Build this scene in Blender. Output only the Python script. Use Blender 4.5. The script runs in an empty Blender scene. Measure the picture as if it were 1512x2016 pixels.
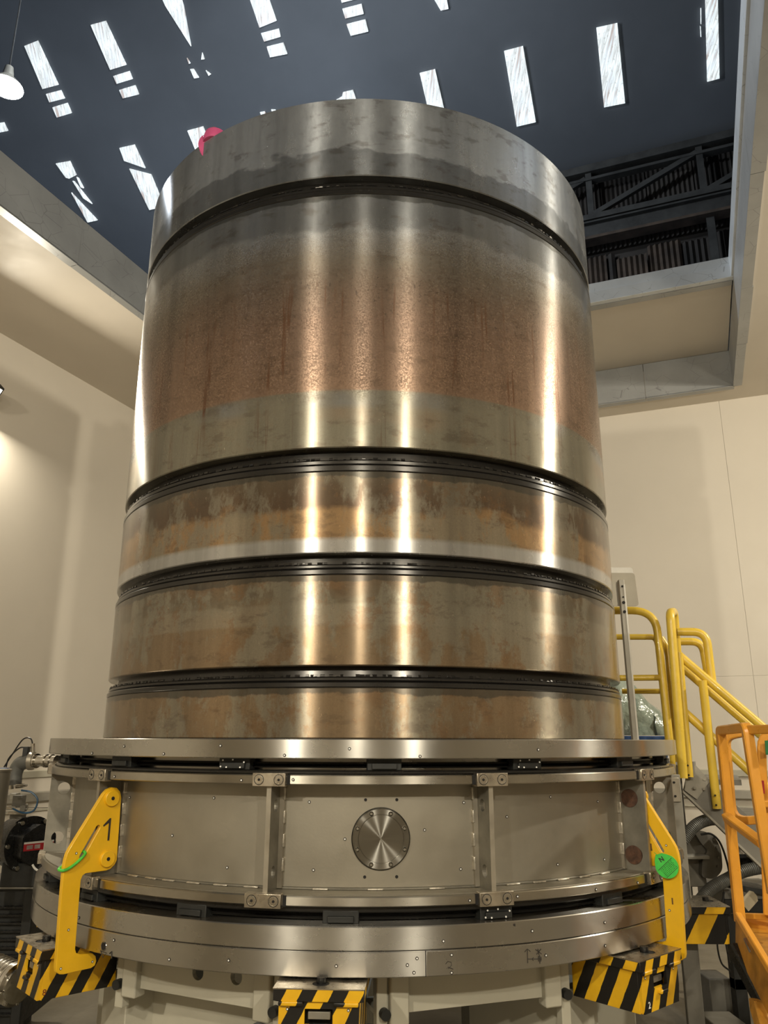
import bpy, bmesh, math, random
from mathutils import Vector, Matrix, geometry
random.seed(7)
R_ = math.radians
scene = bpy.context.scene
COL = scene.collection

# ------------------------------------------------------------------ camera
F_PX, PITCH, YAW, ROLL = 1550.0, R_(16.1), R_(1.25), R_(0.15)
CAM = Vector((0.0, -4.52, 1.6))
fw = Vector((math.sin(YAW)*math.cos(PITCH), math.cos(YAW)*math.cos(PITCH), math.sin(PITCH)))
rt = Vector((math.cos(YAW), -math.sin(YAW), 0)); up = rt.cross(fw)
rr = rt*math.cos(ROLL) + up*math.sin(ROLL); ur = -rt*math.sin(ROLL) + up*math.cos(ROLL)
cd = bpy.data.cameras.new('camera'); cam = bpy.data.objects.new('camera', cd); COL.objects.link(cam)
cd.sensor_fit = 'VERTICAL'; cd.sensor_height = 36.0; cd.lens = 36.0*F_PX/2016.0
cd.clip_start = 0.05; cd.clip_end = 200
cam.matrix_world = Matrix(((rr.x, ur.x, -fw.x, CAM.x), (rr.y, ur.y, -fw.y, CAM.y), (rr.z, ur.z, -fw.z, CAM.z), (0, 0, 0, 1)))
scene.camera = cam

# ------------------------------------------------------------------ world, exposure
w = bpy.data.worlds.new('world'); scene.world = w; w.use_nodes = True
bg = w.node_tree.nodes['Background']; bg.inputs[0].default_value = (0.42, 0.6, 0.9, 1); bg.inputs[1].default_value = 0.25
vs = scene.view_settings
vs.view_transform = 'Standard'; vs.look = 'None'; vs.gamma = 1.0; vs.use_curve_mapping = False; vs.exposure = 0.0
try:
    scene.cycles.max_bounces = 7; scene.cycles.glossy_bounces = 4; scene.cycles.diffuse_bounces = 4
    scene.cycles.sample_clamp_indirect = 6.0
except Exception: pass

# room frame: u runs along the far wall to the right, v runs away into the room (both measured from the standing point)
WA = R_(22.65)
VV = Vector((math.sin(WA), math.cos(WA), 0)); UU = Vector((math.cos(WA), -math.sin(WA), 0))
def UV(u, v, z): return Vector((0, -4.52, 0)) + UU*u + VV*v + Vector((0, 0, z))
ROOM = Matrix(((UU.x, VV.x, 0, 0), (UU.y, VV.y, 0, -4.52), (0, 0, 1, 0), (0, 0, 0, 1)))   # local (u,v,z) -> world
U0, U1, V0, V1, ZC = -5.5, 6.5, -5.2, 8.52, 5.08

# ------------------------------------------------------------------ lamps' strengths
LAMP_W = 150.0
WARM = (1.0, 0.91, 0.735)

# ------------------------------------------------------------------ materials
MATS = {}
def nt(name):
    m = bpy.data.materials.new(name); m.use_nodes = True
    t = m.node_tree; b = t.nodes['Principled BSDF']; MATS[name] = m
    return m, t, b
def N(t, typ, **kw):
    n = t.nodes.new(typ)
    for k, v in kw.items():
        if isinstance(k, str) and hasattr(n, k): setattr(n, k, v)
    return n
def L(t, a, b): t.links.new(a, b)
def setin(n, **kw):
    for k, v in kw.items(): n.inputs[k.replace('_', ' ')].default_value = v
def math_(t, op, a, b=None, clamp=False):
    n = N(t, 'ShaderNodeMath'); n.operation = op; n.use_clamp = clamp
    for i, s in enumerate((a, b)):
        if s is None: continue
        if isinstance(s, (int, float)): n.inputs[i].default_value = s
        else: L(t, s, n.inputs[i])
    return n.outputs[0]
def coords(t, scale=(1, 1, 1)):
    tc = N(t, 'ShaderNodeTexCoord'); mp = N(t, 'ShaderNodeMapping'); mp.inputs['Scale'].default_value = scale
    L(t, tc.outputs['Object'], mp.inputs['Vector']); return mp.outputs[0]
def noise(t, vec, scale, detail=4, rough=0.55):
    n = N(t, 'ShaderNodeTexNoise'); n.inputs['Scale'].default_value = scale; n.inputs['Detail'].default_value = detail
    n.inputs['Roughness'].default_value = rough
    L(t, vec, n.inputs['Vector']); return n.outputs['Fac']
def ramp(t, fac, stops, interp='LINEAR'):
    r = N(t, 'ShaderNodeValToRGB'); r.color_ramp.interpolation = interp
    el = r.color_ramp.elements
    while len(el) > 1: el.remove(el[-1])
    el[0].position = stops[0][0]; el[0].color = (*stops[0][1], 1)
    for p, c in stops[1:]:
        e = el.new(p); e.color = (*c, 1)
    L(t, fac, r.inputs[0]); return r.outputs[0]
def mix(t, fac, a, b):
    m = N(t, 'ShaderNodeMix'); m.data_type = 'RGBA'
    if isinstance(fac, (int, float)): m.inputs[0].default_value = fac
    else: L(t, fac, m.inputs[0])
    for i, s in ((6, a), (7, b)):
        if isinstance(s, tuple): m.inputs[i].default_value = (*s, 1)
        else: L(t, s, m.inputs[i])
    return m.outputs[2]
def mrange(t, v, a, b, c=0.0, d=1.0):
    m = N(t, 'ShaderNodeMapRange'); L(t, v, m.inputs[0])
    for i, x in enumerate((a, b, c, d)): m.inputs[i+1].default_value = x
    return m.outputs[0]
def bump(t, b, h, strength, dist=0.01):
    n = N(t, 'ShaderNodeBump'); n.inputs['Strength'].default_value = strength; n.inputs['Distance'].default_value = dist
    L(t, h, n.inputs['Height']); L(t, n.outputs[0], b.inputs['Normal'])
def pbr(name, col, rough=0.5, metal=0.0, var=0.12, vscale=6.0, vec=(1, 1, 1), bmp=0.0, bscale=60.0, emis=None, rvar=0.08, spec=None, coat=0.0, alpha=None, trans=0.0):
    m, t, b = nt(name)
    co = coords(t, vec)
    n = noise(t, co, vscale, 5)
    dark = tuple(c*(1-var*1.6) for c in col); lite = tuple(min(1, c*(1+var)) for c in col)
    L(t, ramp(t, n, [(0.3, dark), (0.7, lite)]), b.inputs['Base Color'])
    L(t, mrange(t, noise(t, co, vscale*2.3, 4), 0.3, 0.7, max(0.02, rough-rvar), rough+rvar), b.inputs['Roughness'])
    b.inputs['Metallic'].default_value = metal
    if spec is not None: b.inputs['Specular IOR Level'].default_value = spec
    if coat: b.inputs['Coat Weight'].default_value = coat
    if trans: b.inputs['Transmission Weight'].default_value = trans
    if bmp: bump(t, b, noise(t, co, bscale, 3), bmp)
    return m
def aniso(t, b, amount, axis='Z'):
    tg = N(t, 'ShaderNodeTangent'); tg.direction_type = 'RADIAL'; tg.axis = axis
    L(t, tg.outputs[0], b.inputs['Tangent'])
    b.inputs['Anisotropic'].default_value = amount; b.inputs['Anisotropic Rotation'].default_value = 0.25

# --- turned steel of the drum: bare steel, oil stains, rust film, drips (all follow the drum's own height)
def drum_material(name, wet=False):
    m, t, b = nt(name)
    tc = N(t, 'ShaderNodeTexCoord'); sp = N(t, 'ShaderNodeSeparateXYZ'); L(t, tc.outputs['Object'], sp.inputs[0])
    z = sp.outputs[2]
    c1 = coords(t, (1, 1, 0.5)); c2 = coords(t, (1, 1, 2.2)); cs = coords(t, (1, 1, 0.035)); cr = coords(t, (0.12, 0.12, 1))
    nA = noise(t, c2, 2.6, 6, 0.6); nB = noise(t, c1, 5.5, 7, 0.65); nC = noise(t, c1, 1.3, 3)
    steps = N(t, 'ShaderNodeTexVoronoi'); steps.inputs['Scale'].default_value = 3.2; L(t, coords(t, (1, 1, 0.3)), steps.inputs['Vector'])
    # z warped by big and small noise
    wz = math_(t, 'ADD', z, math_(t, 'MULTIPLY', math_(t, 'SUBTRACT', nA, 0.5), 0.20))
    wz = math_(t, 'ADD', wz, math_(t, 'MULTIPLY', math_(t, 'SUBTRACT', nB, 0.5), 0.09))
    zf = math_(t, 'DIVIDE', math_(t, 'SUBTRACT', wz, 1.5), 3.2)
    zs = math_(t, 'DIVIDE', math_(t, 'SUBTRACT', z, 1.5), 3.2)
    P = lambda zz: (zz-1.5)/3.2
    steel = (0.50, 0.525, 0.55); stain = (0.20, 0.19, 0.165); olive = (0.21, 0.20, 0.155)  # blue cast of the bare steel paints in the hall's reflection
    rust = (0.30, 0.20, 0.138); rust2 = (0.33, 0.215, 0.112); brown = (0.185, 0.135, 0.083); mid = (0.225, 0.20, 0.165)
    soft = ramp(t, zf, [(0, brown), (P(1.70), (0.235, 0.168, 0.10)), (P(1.90), (0.235, 0.17, 0.103)), (P(2.06), (0.23, 0.17, 0.105)), (P(2.16), (0.18, 0.155, 0.11)), (P(2.22), (0.165, 0.12, 0.075)),
        (P(2.36), rust2), (P(2.52), rust2), (P(2.55), (0.125, 0.085, 0.055)), (P(2.69), (0.14, 0.115, 0.08)),
        (P(2.82), olive), (P(2.88), olive), (P(2.93), rust), (P(3.12), rust), (P(3.40), (0.265, 0.18, 0.13)), (P(3.58), (0.215, 0.165, 0.125)), (P(3.72), mid), (P(3.88), (0.30, 0.305, 0.305)),
        (P(3.91), (0.20, 0.207, 0.21)), (P(4.20), (0.23, 0.243, 0.255)), (P(4.30), (0.25, 0.265, 0.28)), (P(4.312), (0.46, 0.485, 0.51)), (1, steel)])
    # machined strips with straight edges
    def band(z0, z1, e=0.004):
        a = mrange(t, z, z0-e, z0+e); c = mrange(t, z, z1-e, z1+e)
        return math_(t, 'MULTIPLY', a, math_(t, 'SUBTRACT', 1.0, c))
    col = soft
    col = mix(t, math_(t, 'MULTIPLY', band(2.80, 3.062), mrange(t, nC, 0.46, 0.62, 0.98, 0.45)), col, (0.235, 0.22, 0.17))
    col = mix(t, math_(t, 'MULTIPLY', band(2.985, 3.058, 0.015), mrange(t, nC, 0.45, 0.56, 0.0, 0.8)), col, (0.20, 0.225, 0.24))
    col = mix(t, math_(t, 'MULTIPLY', band(2.30, 2.395, 0.010), 0.9), col, (0.40, 0.39, 0.365))
    col = mix(t, math_(t, 'MULTIPLY', band(2.04, 2.125, 0.006), 0.45), col, (0.30, 0.275, 0.215))
    # grey clean patches through the rust
    pm = mrange(t, noise(t, c1, 3.4, 9, 0.72), 0.49, 0.54)
    lowz = math_(t, 'SUBTRACT', 1.0, mrange(t, z, 2.5, 3.1))
    col = mix(t, math_(t, 'MULTIPLY', pm, math_(t, 'MULTIPLY', lowz, 0.75)), col, (0.26, 0.24, 0.185))
    col = mix(t, math_(t, 'MULTIPLY', mrange(t, noise(t, coords(t, (1.3, 1.3, 1.3)), 5.0, 10, 0.78), 0.55, 0.58), math_(t, 'MULTIPLY', lowz, 0.5)), col, (0.215, 0.125, 0.062))
    col = mix(t, math_(t, 'MULTIPLY', mrange(t, noise(t, c2, 8.0, 9, 0.7), 0.54, 0.62), 0.38), col, (0.10, 0.072, 0.048))
    # fine pitting
    pit = mrange(t, noise(t, coords(t), 130.0, 4, 0.75), 0.40, 0.60)
    rz = math_(t, 'MULTIPLY', mrange(t, z, 3.0, 3.1), math_(t, 'SUBTRACT', 1.0, mrange(t, wz, 3.62, 3.95)))
    col = mix(t, math_(t, 'MULTIPLY', math_(t, 'SUBTRACT', 1.0, pit), math_(t, 'ADD', math_(t, 'MULTIPLY', rz, 0.5), 0.12)), col, (0.07, 0.04, 0.025))
    spk = mrange(t, noise(t, coords(t), 75.0, 3, 0.7), 0.60, 0.64)
    sz = math_(t, 'MULTIPLY', mrange(t, wz, 3.25, 3.45), math_(t, 'SUBTRACT', 1.0, mrange(t, wz, 3.62, 3.85)))
    col = mix(t, math_(t, 'MULTIPLY', spk, math_(t, 'ADD', math_(t, 'MULTIPLY', sz, 0.55), 0.10)), col, (0.06, 0.045, 0.035))
    # the machined strip and the oil that crept out of the joints lie over the rust
    col = mix(t, math_(t, 'MULTIPLY', band(2.30, 2.395, 0.010), 0.8), col, (0.40, 0.395, 0.38))
    w2 = math_(t, 'ADD', z, math_(t, 'MULTIPLY', math_(t, 'SUBTRACT', nB, 0.5), 0.07))
    for zt in (4.07, 2.69, 2.245, 1.795):
        a = mrange(t, w2, zt-0.030, zt-0.024); c_ = math_(t, 'SUBTRACT', 1.0, mrange(t, z, zt+0.002, zt+0.004))
        col = mix(t, math_(t, 'MULTIPLY', math_(t, 'MULTIPLY', a, c_), 0.72), col, (0.06, 0.058, 0.05))
    # run-down drips
    dn = noise(t, cs, 34.0, 2, 0.5)
    dm = mrange(t, math_(t, 'ABSOLUTE', math_(t, 'SUBTRACT', dn, 0.40)), 0.0, 0.05, 1.0, 0.0)
    dm = math_(t, 'MULTIPLY', dm, mrange(t, noise(t, cs, 9.0, 2, 0.5), 0.47, 0.53))
    dz = math_(t, 'MULTIPLY', mrange(t, math_(t, 'ADD', z, math_(t, 'MULTIPLY', nB, 0.5)), 3.3, 3.36), math_(t, 'SUBTRACT', 1.0, mrange(t, math_(t, 'ADD', z, math_(t, 'MULTIPLY', nC, 0.7)), 3.80, 3.92)))
    dz2 = band(2.80, 3.03, 0.05)
    dall = math_(t, 'MULTIPLY', dm, math_(t, 'ADD', math_(t, 'MULTIPLY', dz, 0.85), math_(t, 'MULTIPLY', dz2, 0.5)), True)
    col = mix(t, dall, col, (0.13, 0.06, 0.03))
    # broad streaks
    st = mrange(t, noise(t, cs, 7.0, 5, 0.6), 0.35, 0.65, 0.74, 1.12)
    hs = N(t, 'ShaderNodeHueSaturation'); L(t, col, hs.inputs['Color']); L(t, st, hs.inputs['Value'])
    L(t, hs.outputs[0], b.inputs['Base Color'])
    L(t, mrange(t, wz, 3.55, 3.85, 0.62, 0.78), b.inputs['Metallic'])
    lines = noise(t, cr, 190.0, 2, 0.5)
    r1 = mrange(t, noise(t, c1, 9.0, 8, 0.7), 0.3, 0.7, 0.21, 0.29)
    r1 = math_(t, 'ADD', r1, math_(t, 'MULTIPLY', math_(t, 'MULTIPLY', rz, math_(t, 'SUBTRACT', 1.0, pit)), 0.15))
    L(t, r1, b.inputs['Roughness'])
    hh = math_(t, 'ADD', math_(t, 'MULTIPLY', lines, 0.35), math_(t, 'MULTIPLY', pit, math_(t, 'ADD', math_(t, 'MULTIPLY', rz, 0.8), 0.10)))
    bump(t, b, hh, 0.03, 0.0015)
    aniso(t, b, 0.955)
    return m
drum_material('drum_steel')
# --- bright turned rings
def ring_material(name, col, rough, metal=1.0, an=0.6, blot=0.5):
    m, t, b = nt(name)
    c1 = coords(t, (1, 1, 1.6)); n = noise(t, c1, 3.0, 6, 0.6); n2 = noise(t, c1, 14.0, 6, 0.7)
    base = ramp(t, n, [(0.35, tuple(c*(1-0.28*blot) for c in col)), (0.6, col), (0.8, (col[0]*1.04, col[1]*0.97, col[2]*0.88))])
    base = mix(t, mrange(t, n2, 0.60, 0.74, 0.0, 0.25*blot), base, (0.26, 0.22, 0.17))
    L(t, base, b.inputs['Base Color']); b.inputs['Metallic'].default_value = metal
    L(t, mrange(t, n, 0.3, 0.7, rough-0.03, rough+0.03), b.inputs['Roughness'])
    aniso(t, b, an)
    return m
ring_material('bright_steel', (0.47, 0.455, 0.42), 0.27, an=0.955, blot=0.35)
ring_material('lip_steel', (0.46, 0.43, 0.37), 0.29, an=0.9, blot=0.9)
ring_material('oily_black', (0.035, 0.033, 0.03), 0.22, metal=0.6)
ring_material('spun_steel', (0.33, 0.32, 0.29), 0.23, an=0.985, blot=0.1)
pbr('matte_steel', (0.31, 0.285, 0.232), 0.47, 0.75, 0.10, 2.5, bmp=0.02, bscale=120)
pbr('rib_steel', (0.26, 0.245, 0.205), 0.5, 0.7, 0.2, 8)
pbr('edge_steel', (0.40, 0.365, 0.30), 0.4, 0.75, 0.12, 8)
pbr('plate_steel', (0.47, 0.42, 0.34), 0.3, 0.9, 0.2, 14)
pbr('weld', (0.62, 0.58, 0.50), 0.35, 0.8, 0.2, 60)
pbr('bolt_steel', (0.55, 0.53, 0.48), 0.25, 1.0, 0.15, 60)
pbr('chrome', (0.62, 0.60, 0.56), 0.16, 1.0, 0.1, 30)
pbr('black_gloss', (0.012, 0.012, 0.012), 0.28, 0.0, 0.2, 20)
pbr('black_matte', (0.016, 0.017, 0.016), 0.55, 0.0, 0.2, 20)
pbr('dark_hole', (0.008, 0.007, 0.006), 0.8)
pbr('rust_disc', (0.085, 0.04, 0.022), 0.7, 0.1, 0.3, 50)
pbr('yellow_paint', (0.80, 0.46, 0.012), 0.36, 0.0, 0.06, 9, coat=0.15)
pbr('rail_yellow', (0.72, 0.50, 0.055), 0.33, 0.0, 0.06, 9, coat=0.2)
pbr('orange_paint', (0.74, 0.33, 0.035), 0.34, 0.0, 0.07, 9, coat=0.2)
pbr('orange_dirty', (0.45, 0.21, 0.03), 0.45, 0.0, 0.25, 12)
pbr('cream_wall', (0.70, 0.645, 0.555), 0.50, 0.0, 0.025, 1.2, bmp=0.01, bscale=200)
pbr('cream_ceiling', (0.68, 0.62, 0.53), 0.55, 0.0, 0.025, 1.2)
pbr('cream_steel', (0.50, 0.475, 0.385), 0.45, 0.0, 0.05, 4)
pbr('grey_steel', (0.185, 0.175, 0.15), 0.5, 0.2, 0.15, 6)
pbr('column_grey', (0.27, 0.255, 0.215), 0.5)
pbr('grey_light', (0.36, 0.34, 0.29), 0.45, 0.2, 0.1, 6)
pbr('roof_dark', (0.084, 0.092, 0.104), 0.85, 0.0, 0.10, 0.5)  # blue-grey tint paints in the glare haze over the roof
pbr('purlin_dark', (0.03, 0.034, 0.042), 0.9)
pbr('truss_steel', (0.036, 0.036, 0.034), 0.7, 0.0, 0.3, 4)
pbr('hall_sheet', (0.030, 0.025, 0.021), 0.75, 0.0, 0.45, 1.2)
pbr('rusty_sheet', (0.062, 0.043, 0.030), 0.75, 0.0, 0.45, 2.5)
pbr('blue_paint', (0.012, 0.05, 0.16), 0.4)
pbr('blue_hose', (0.03, 0.09, 0.17), 0.4)
pbr('red_label', (0.42, 0.02, 0.025), 0.4)
pbr('white_plastic', (0.72, 0.70, 0.64), 0.4)
pbr('hose_grey', (0.115, 0.115, 0.105), 0.5, 0.1, 0.15, 20)
pbr('pink_paint', (0.60, 0.10, 0.24), 0.35, 0, 0.1, 20, coat=0.2)
pbr('green_tag', (0.055, 0.55, 0.07), 0.4, 0, 0.1, 30)
pbr('green_dark', (0.02, 0.14, 0.02), 0.5)
pbr('green_cord', (0.08, 0.55, 0.05), 0.6, 0, 0.2, 40)
pbr('card', (0.42, 0.36, 0.25), 0.7)
pbr('ink', (0.03, 0.025, 0.02), 0.6)
pbr('white_ink', (0.92, 0.92, 0.88), 0.5)
pbr('cable_black', (0.01, 0.01, 0.01), 0.4)
pbr('stain_brown', (0.16, 0.08, 0.02), 0.6)
pbr('number_red', (0.16, 0.02, 0.01), 0.5)
pbr('green_panel', (0.02, 0.16, 0.05), 0.5)
def plastic():
    m, t, b = nt('plastic_sheet')
    co = coords(t)
    L(t, ramp(t, noise(t, co, 5, 5), [(0.3, (0.15, 0.19, 0.155)), (0.7, (0.34, 0.40, 0.33))]), b.inputs['Base Color'])
    setin(b, Roughness=0.16); b.inputs['Coat Weight'].default_value = 0.6
    bump(t, b, noise(t, co, 14, 4), 0.5, 0.03)
plastic()
def floor_mat():
    m, t, b = nt('concrete')
    co = coords(t)
    c = ramp(t, noise(t, co, 1.2, 8, 0.65), [(0.3, (0.105, 0.09, 0.062)), (0.55, (0.18, 0.155, 0.11)), (0.75, (0.23, 0.20, 0.145))])
    L(t, c, b.inputs['Base Color']); L(t, mrange(t, noise(t, co, 3, 5), 0.3, 0.7, 0.35, 0.6), b.inputs['Roughness'])
    bump(t, b, noise(t, co, 25, 5), 0.1, 0.01)
floor_mat()
def trim_mat(name, col):
    m, t, b = nt(name)
    co = coords(t)
    v = N(t, 'ShaderNodeTexVoronoi'); v.feature = 'DISTANCE_TO_EDGE'; v.inputs['Scale'].default_value = 6.0
    L(t, coords(t, (1.0, 1.0, 1.4)), v.inputs['Vector'])
    line = mrange(t, v.outputs['Distance'], 0.0, 0.012, 1.0, 0.0)
    msk = mrange(t, noise(t, co, 4.5, 3), 0.49, 0.52)
    base = ramp(t, noise(t, co, 3.0, 5), [(0.3, tuple(c*0.88 for c in col)), (0.7, tuple(c*1.08 for c in col))])
    L(t, mix(t, math_(t, 'MULTIPLY', math_(t, 'MULTIPLY', line, msk), 0.5), base, (0.08, 0.08, 0.08)), b.inputs['Base Color'])
    setin(b, Roughness=0.38, Metallic=0.35)
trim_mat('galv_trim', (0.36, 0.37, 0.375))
trim_mat('galv_daylit', (0.60, 0.64, 0.68))  # paler blue copy of the trim: hall daylight put into the colour
def stripes(name, k, lean=0.55, period=0.1, phase=0.0):
    m, t, b = nt(name)
    tc = N(t, 'ShaderNodeTexCoord'); sp = N(t, 'ShaderNodeSeparateXYZ'); L(t, tc.outputs['Object'], sp.inputs[0])
    s = math_(t, 'ADD', sp.outputs[0], math_(t, 'MULTIPLY', sp.outputs[1], k))
    s = math_(t, 'SUBTRACT', s, math_(t, 'MULTIPLY', sp.outputs[2], lean))
    s = math_(t, 'ADD', s, math_(t, 'MULTIPLY', math_(t, 'SUBTRACT', noise(t, tc.outputs['Object'], 30, 3), 0.5), 0.006))
    fr = math_(t, 'FRACT', math_(t, 'ADD', math_(t, 'DIVIDE', s, period), 50.0+phase))
    e = math_(t, 'GREATER_THAN', fr, 0.5)
    ycol = ramp(t, noise(t, tc.outputs['Object'], 12, 5), [(0.3, (0.66, 0.36, 0.01)), (0.7, (0.82, 0.48, 0.015))])
    L(t, mix(t, e, ycol, (0.010, 0.009, 0.008)), b.inputs['Base Color']); setin(b, Roughness=0.33)
stripes('hazard_rise', 1.0, lean=0.55)     # bands rise to the right on the outer face and on the side face towards the mirror side
stripes('hazard_wide', -1.0, lean=0.6, period=0.19, phase=0.35)
stripes('hazard_fall', -1.0, lean=0.50)
def skylight_mat():
    m, t, b = nt('skylight_sheet')
    tc = N(t, 'ShaderNodeTexCoord')
    n = noise(t, coords(t, (12, 1.0, 1.0)), 1.2, 3); d = noise(t, coords(t, (1, 1, 1)), 26, 3)
    c = ramp(t, n, [(0.34, (0.38, 0.30, 0.26)), (0.44, (0.62, 0.70, 0.74)), (0.52, (0.84, 0.94, 0.97)), (0.60, (0.45, 0.47, 0.46)), (0.68, (0.80, 0.90, 0.92))])
    c = mix(t, mrange(t, d, 0.60, 0.68, 0, 0.5), c, (0.25, 0.24, 0.2))
    L(t, c, b.inputs['Emission Color']); b.inputs['Emission Strength'].default_value = 1.12
    setin(b, Base_Color=(0.3, 0.3, 0.3, 1), Roughness=0.6)
skylight_mat()
def lamp_mat(name, col, s):
    m, t, b = nt(name)
    n = noise(t, coords(t), 30, 2)
    L(t, ramp(t, n, [(0.3, tuple(c*0.95 for c in col)), (0.7, col)]), b.inputs['Emission Color'])
    b.inputs['Emission Strength'].default_value = s; setin(b, Base_Color=(0.8, 0.8, 0.8, 1))
lamp_mat('lamp_lens', (1.0, 0.86, 0.62), 30.0)
lamp_mat('bay_lens', (0.9, 0.95, 1.0), 40.0)

# ------------------------------------------------------------------ mesh helpers
def orient(p, z_dir, x_hint=None):
    z = Vector(z_dir).normalized()
    x = Vector(x_hint) if x_hint is not None else (Vector((0, 0, 1)).cross(z) if abs(z.z) < 0.95 else Vector((1, 0, 0)))
    x = (x - z*x.dot(z)).normalized(); y = z.cross(x); p = Vector(p)
    return Matrix(((x.x, y.x, z.x, p.x), (x.y, y.y, z.y, p.y), (x.z, y.z, z.z, p.z), (0, 0, 0, 1)))
def finish(name, bm, mat, parent=None, smooth=True, bev=0.0, mw=None, recalc=True, bseg=2):
    if recalc: bmesh.ops.recalc_face_normals(bm, faces=bm.faces)
    me = bpy.data.meshes.new(name); bm.to_mesh(me); bm.free()
    if smooth:
        for p in me.polygons: p.use_smooth = True
        try: me.set_sharp_from_angle(angle=R_(32))
        except Exception: pass
    mats = mat if isinstance(mat, (list, tuple)) else [mat]
    for x in mats: me.materials.append(MATS[x])
    o = bpy.data.objects.new(name, me); COL.objects.link(o)
    if parent is not None: o.parent = parent
    if mw is not None: o.matrix_local = mw
    if bev:
        b = o.modifiers.new('bevel', 'BEVEL'); b.width = bev; b.segments = bseg; b.limit_method = 'ANGLE'; b.angle_limit = R_(40)
    return o
def empty(name, label, cat, loc=(0, 0, 0), rot=None, group=None, mw=None):
    o = bpy.data.objects.new(name, None); COL.objects.link(o); o.empty_display_size = 0.1
    if mw is not None: o.matrix_world = mw
    else: o.location = loc
    o['label'] = label; o['category'] = cat
    if group: o['group'] = group
    return o
def tag(o, label, cat, group=None):
    o['label'] = label; o['category'] = cat
    if group: o['group'] = group
    return o
def struct(o): o['kind'] = 'structure'; return o
def NB(): return bmesh.new()
def box(bm, lo, hi, m=None):
    vs_ = [bm.verts.new((x, y, z)) for z in (lo[2], hi[2]) for y in (lo[1], hi[1]) for x in (lo[0], hi[0])]
    for f in ((0, 2, 3, 1), (4, 5, 7, 6), (0, 1, 5, 4), (2, 6, 7, 3), (0, 4, 6, 2), (1, 3, 7, 5)): bm.faces.new([vs_[i] for i in f])
    if m is not None: bmesh.ops.transform(bm, matrix=m, verts=vs_)
    return vs_
def cyl(bm, a, b, r, n=20, r2=None, caps=True):
    a = Vector(a); b = Vector(b); m = orient(a, b-a); h = (b-a).length; r2 = r if r2 is None else r2
    A = [bm.verts.new(m @ Vector((r*math.cos(2*math.pi*i/n), r*math.sin(2*math.pi*i/n), 0))) for i in range(n)]
    B = [bm.verts.new(m @ Vector((r2*math.cos(2*math.pi*i/n), r2*math.sin(2*math.pi*i/n), h))) for i in range(n)]
    for i in range(n): bm.faces.new((A[i], A[(i+1) % n], B[(i+1) % n], B[i]))
    if caps: bm.faces.new(A[::-1]); bm.faces.new(B)
def lathe(bm, prof, n=64, a0=0.0, a1=360.0, m=None, closed=True):
    """prof: (r,z) points; closed loop of profile when closed"""
    full = abs(a1-a0) >= 359.99; k = n if full else n+1; rows = []
    for i in range(k):
        a = R_(a0 + (a1-a0)*i/n); s, c = math.sin(a), -math.cos(a)
        rows.append([bm.verts.new((r*s, r*c, z)) for r, z in prof])
    P_ = len(prof); vs_ = [v for r in rows for v in r]
    for i in range(n):
        A = rows[i]; B = rows[(i+1) % k]
        for j in range(P_ if closed else P_-1):
            q = (A[j], B[j], B[(j+1) % P_], A[(j+1) % P_])
            try: bm.faces.new(q)
            except ValueError: pass
    if not full and closed:
        bm.faces.new(rows[0]); bm.faces.new(rows[-1][::-1])
    if m is not None: bmesh.ops.transform(bm, matrix=m, verts=vs_)
def ring_prof(ri, ro, z0, z1, ch=0.003):
    return [(ri, z0), (ro-ch, z0), (ro, z0+ch), (ro, z1-ch), (ro-ch, z1), (ri, z1)]
def fillet(pts, rad, n=6):
    pts = [Vector(p) for p in pts]; out = [pts[0]]
    for i in range(1, len(pts)-1):
        p = pts[i]; a = (pts[i-1]-p); b = (pts[i+1]-p); r = min(rad, a.length*0.48, b.length*0.48)
        a = p + a.normalized()*r; b = p + b.normalized()*r
        for k in range(n+1):
            t_ = k/n; out.append((1-t_)**2*a + 2*t_*(1-t_)*p + t_*t_*b)
    out.append(pts[-1]); return out
def spline(pts, n=8):
    pts = [Vector(p) for p in pts]; q = [2*pts[0]-pts[1]] + pts + [2*pts[-1]-pts[-2]]; out = []
    for i in range(1, len(q)-2):
        for k in range(n):
            t_ = k/n
            out.append(0.5*((2*q[i]) + (-q[i-1]+q[i+1])*t_ + (2*q[i-1]-5*q[i]+4*q[i+1]-q[i+2])*t_**2 + (-q[i-1]+3*q[i]-3*q[i+1]+q[i+2])*t_**3))
    out.append(pts[-1]); return out
def tube(bm, path, r, n=10, prof=None, rfun=None, hint=None):
    path = [Vector(p) for p in path]; rows = []
    tang = [(path[min(i+1, len(path)-1)]-path[max(i-1, 0)]).normalized() for i in range(len(path))]
    h = Vector(hint) if hint is not None else (Vector((0, 0, 1)) if abs(tang[0].z) < 0.9 else Vector((0, 1, 0)))
    nx = (h - tang[0]*h.dot(tang[0])).normalized()
    if prof is None: prof = [(math.cos(2*math.pi*i/n), math.sin(2*math.pi*i/n)) for i in range(n)]
    for i, p in enumerate(path):
        nx = (nx - tang[i]*nx.dot(tang[i])).normalized(); ny = tang[i].cross(nx); rad = rfun(i) if rfun else r
        rows.append([bm.verts.new(p + (nx*a + ny*b)*rad) for a, b in prof])
    k = len(prof)
    for A, B in zip(rows, rows[1:]):
        for j in range(k): bm.faces.new((A[j], A[(j+1) % k], B[(j+1) % k], B[j]))
    bm.faces.new(rows[0][::-1]); bm.faces.new(rows[-1])
SQ = [(1, 0.75), (0.75, 1), (-0.75, 1), (-1, 0.75), (-1, -0.75), (-0.75, -1), (0.75, -1), (1, -0.75)]
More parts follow.
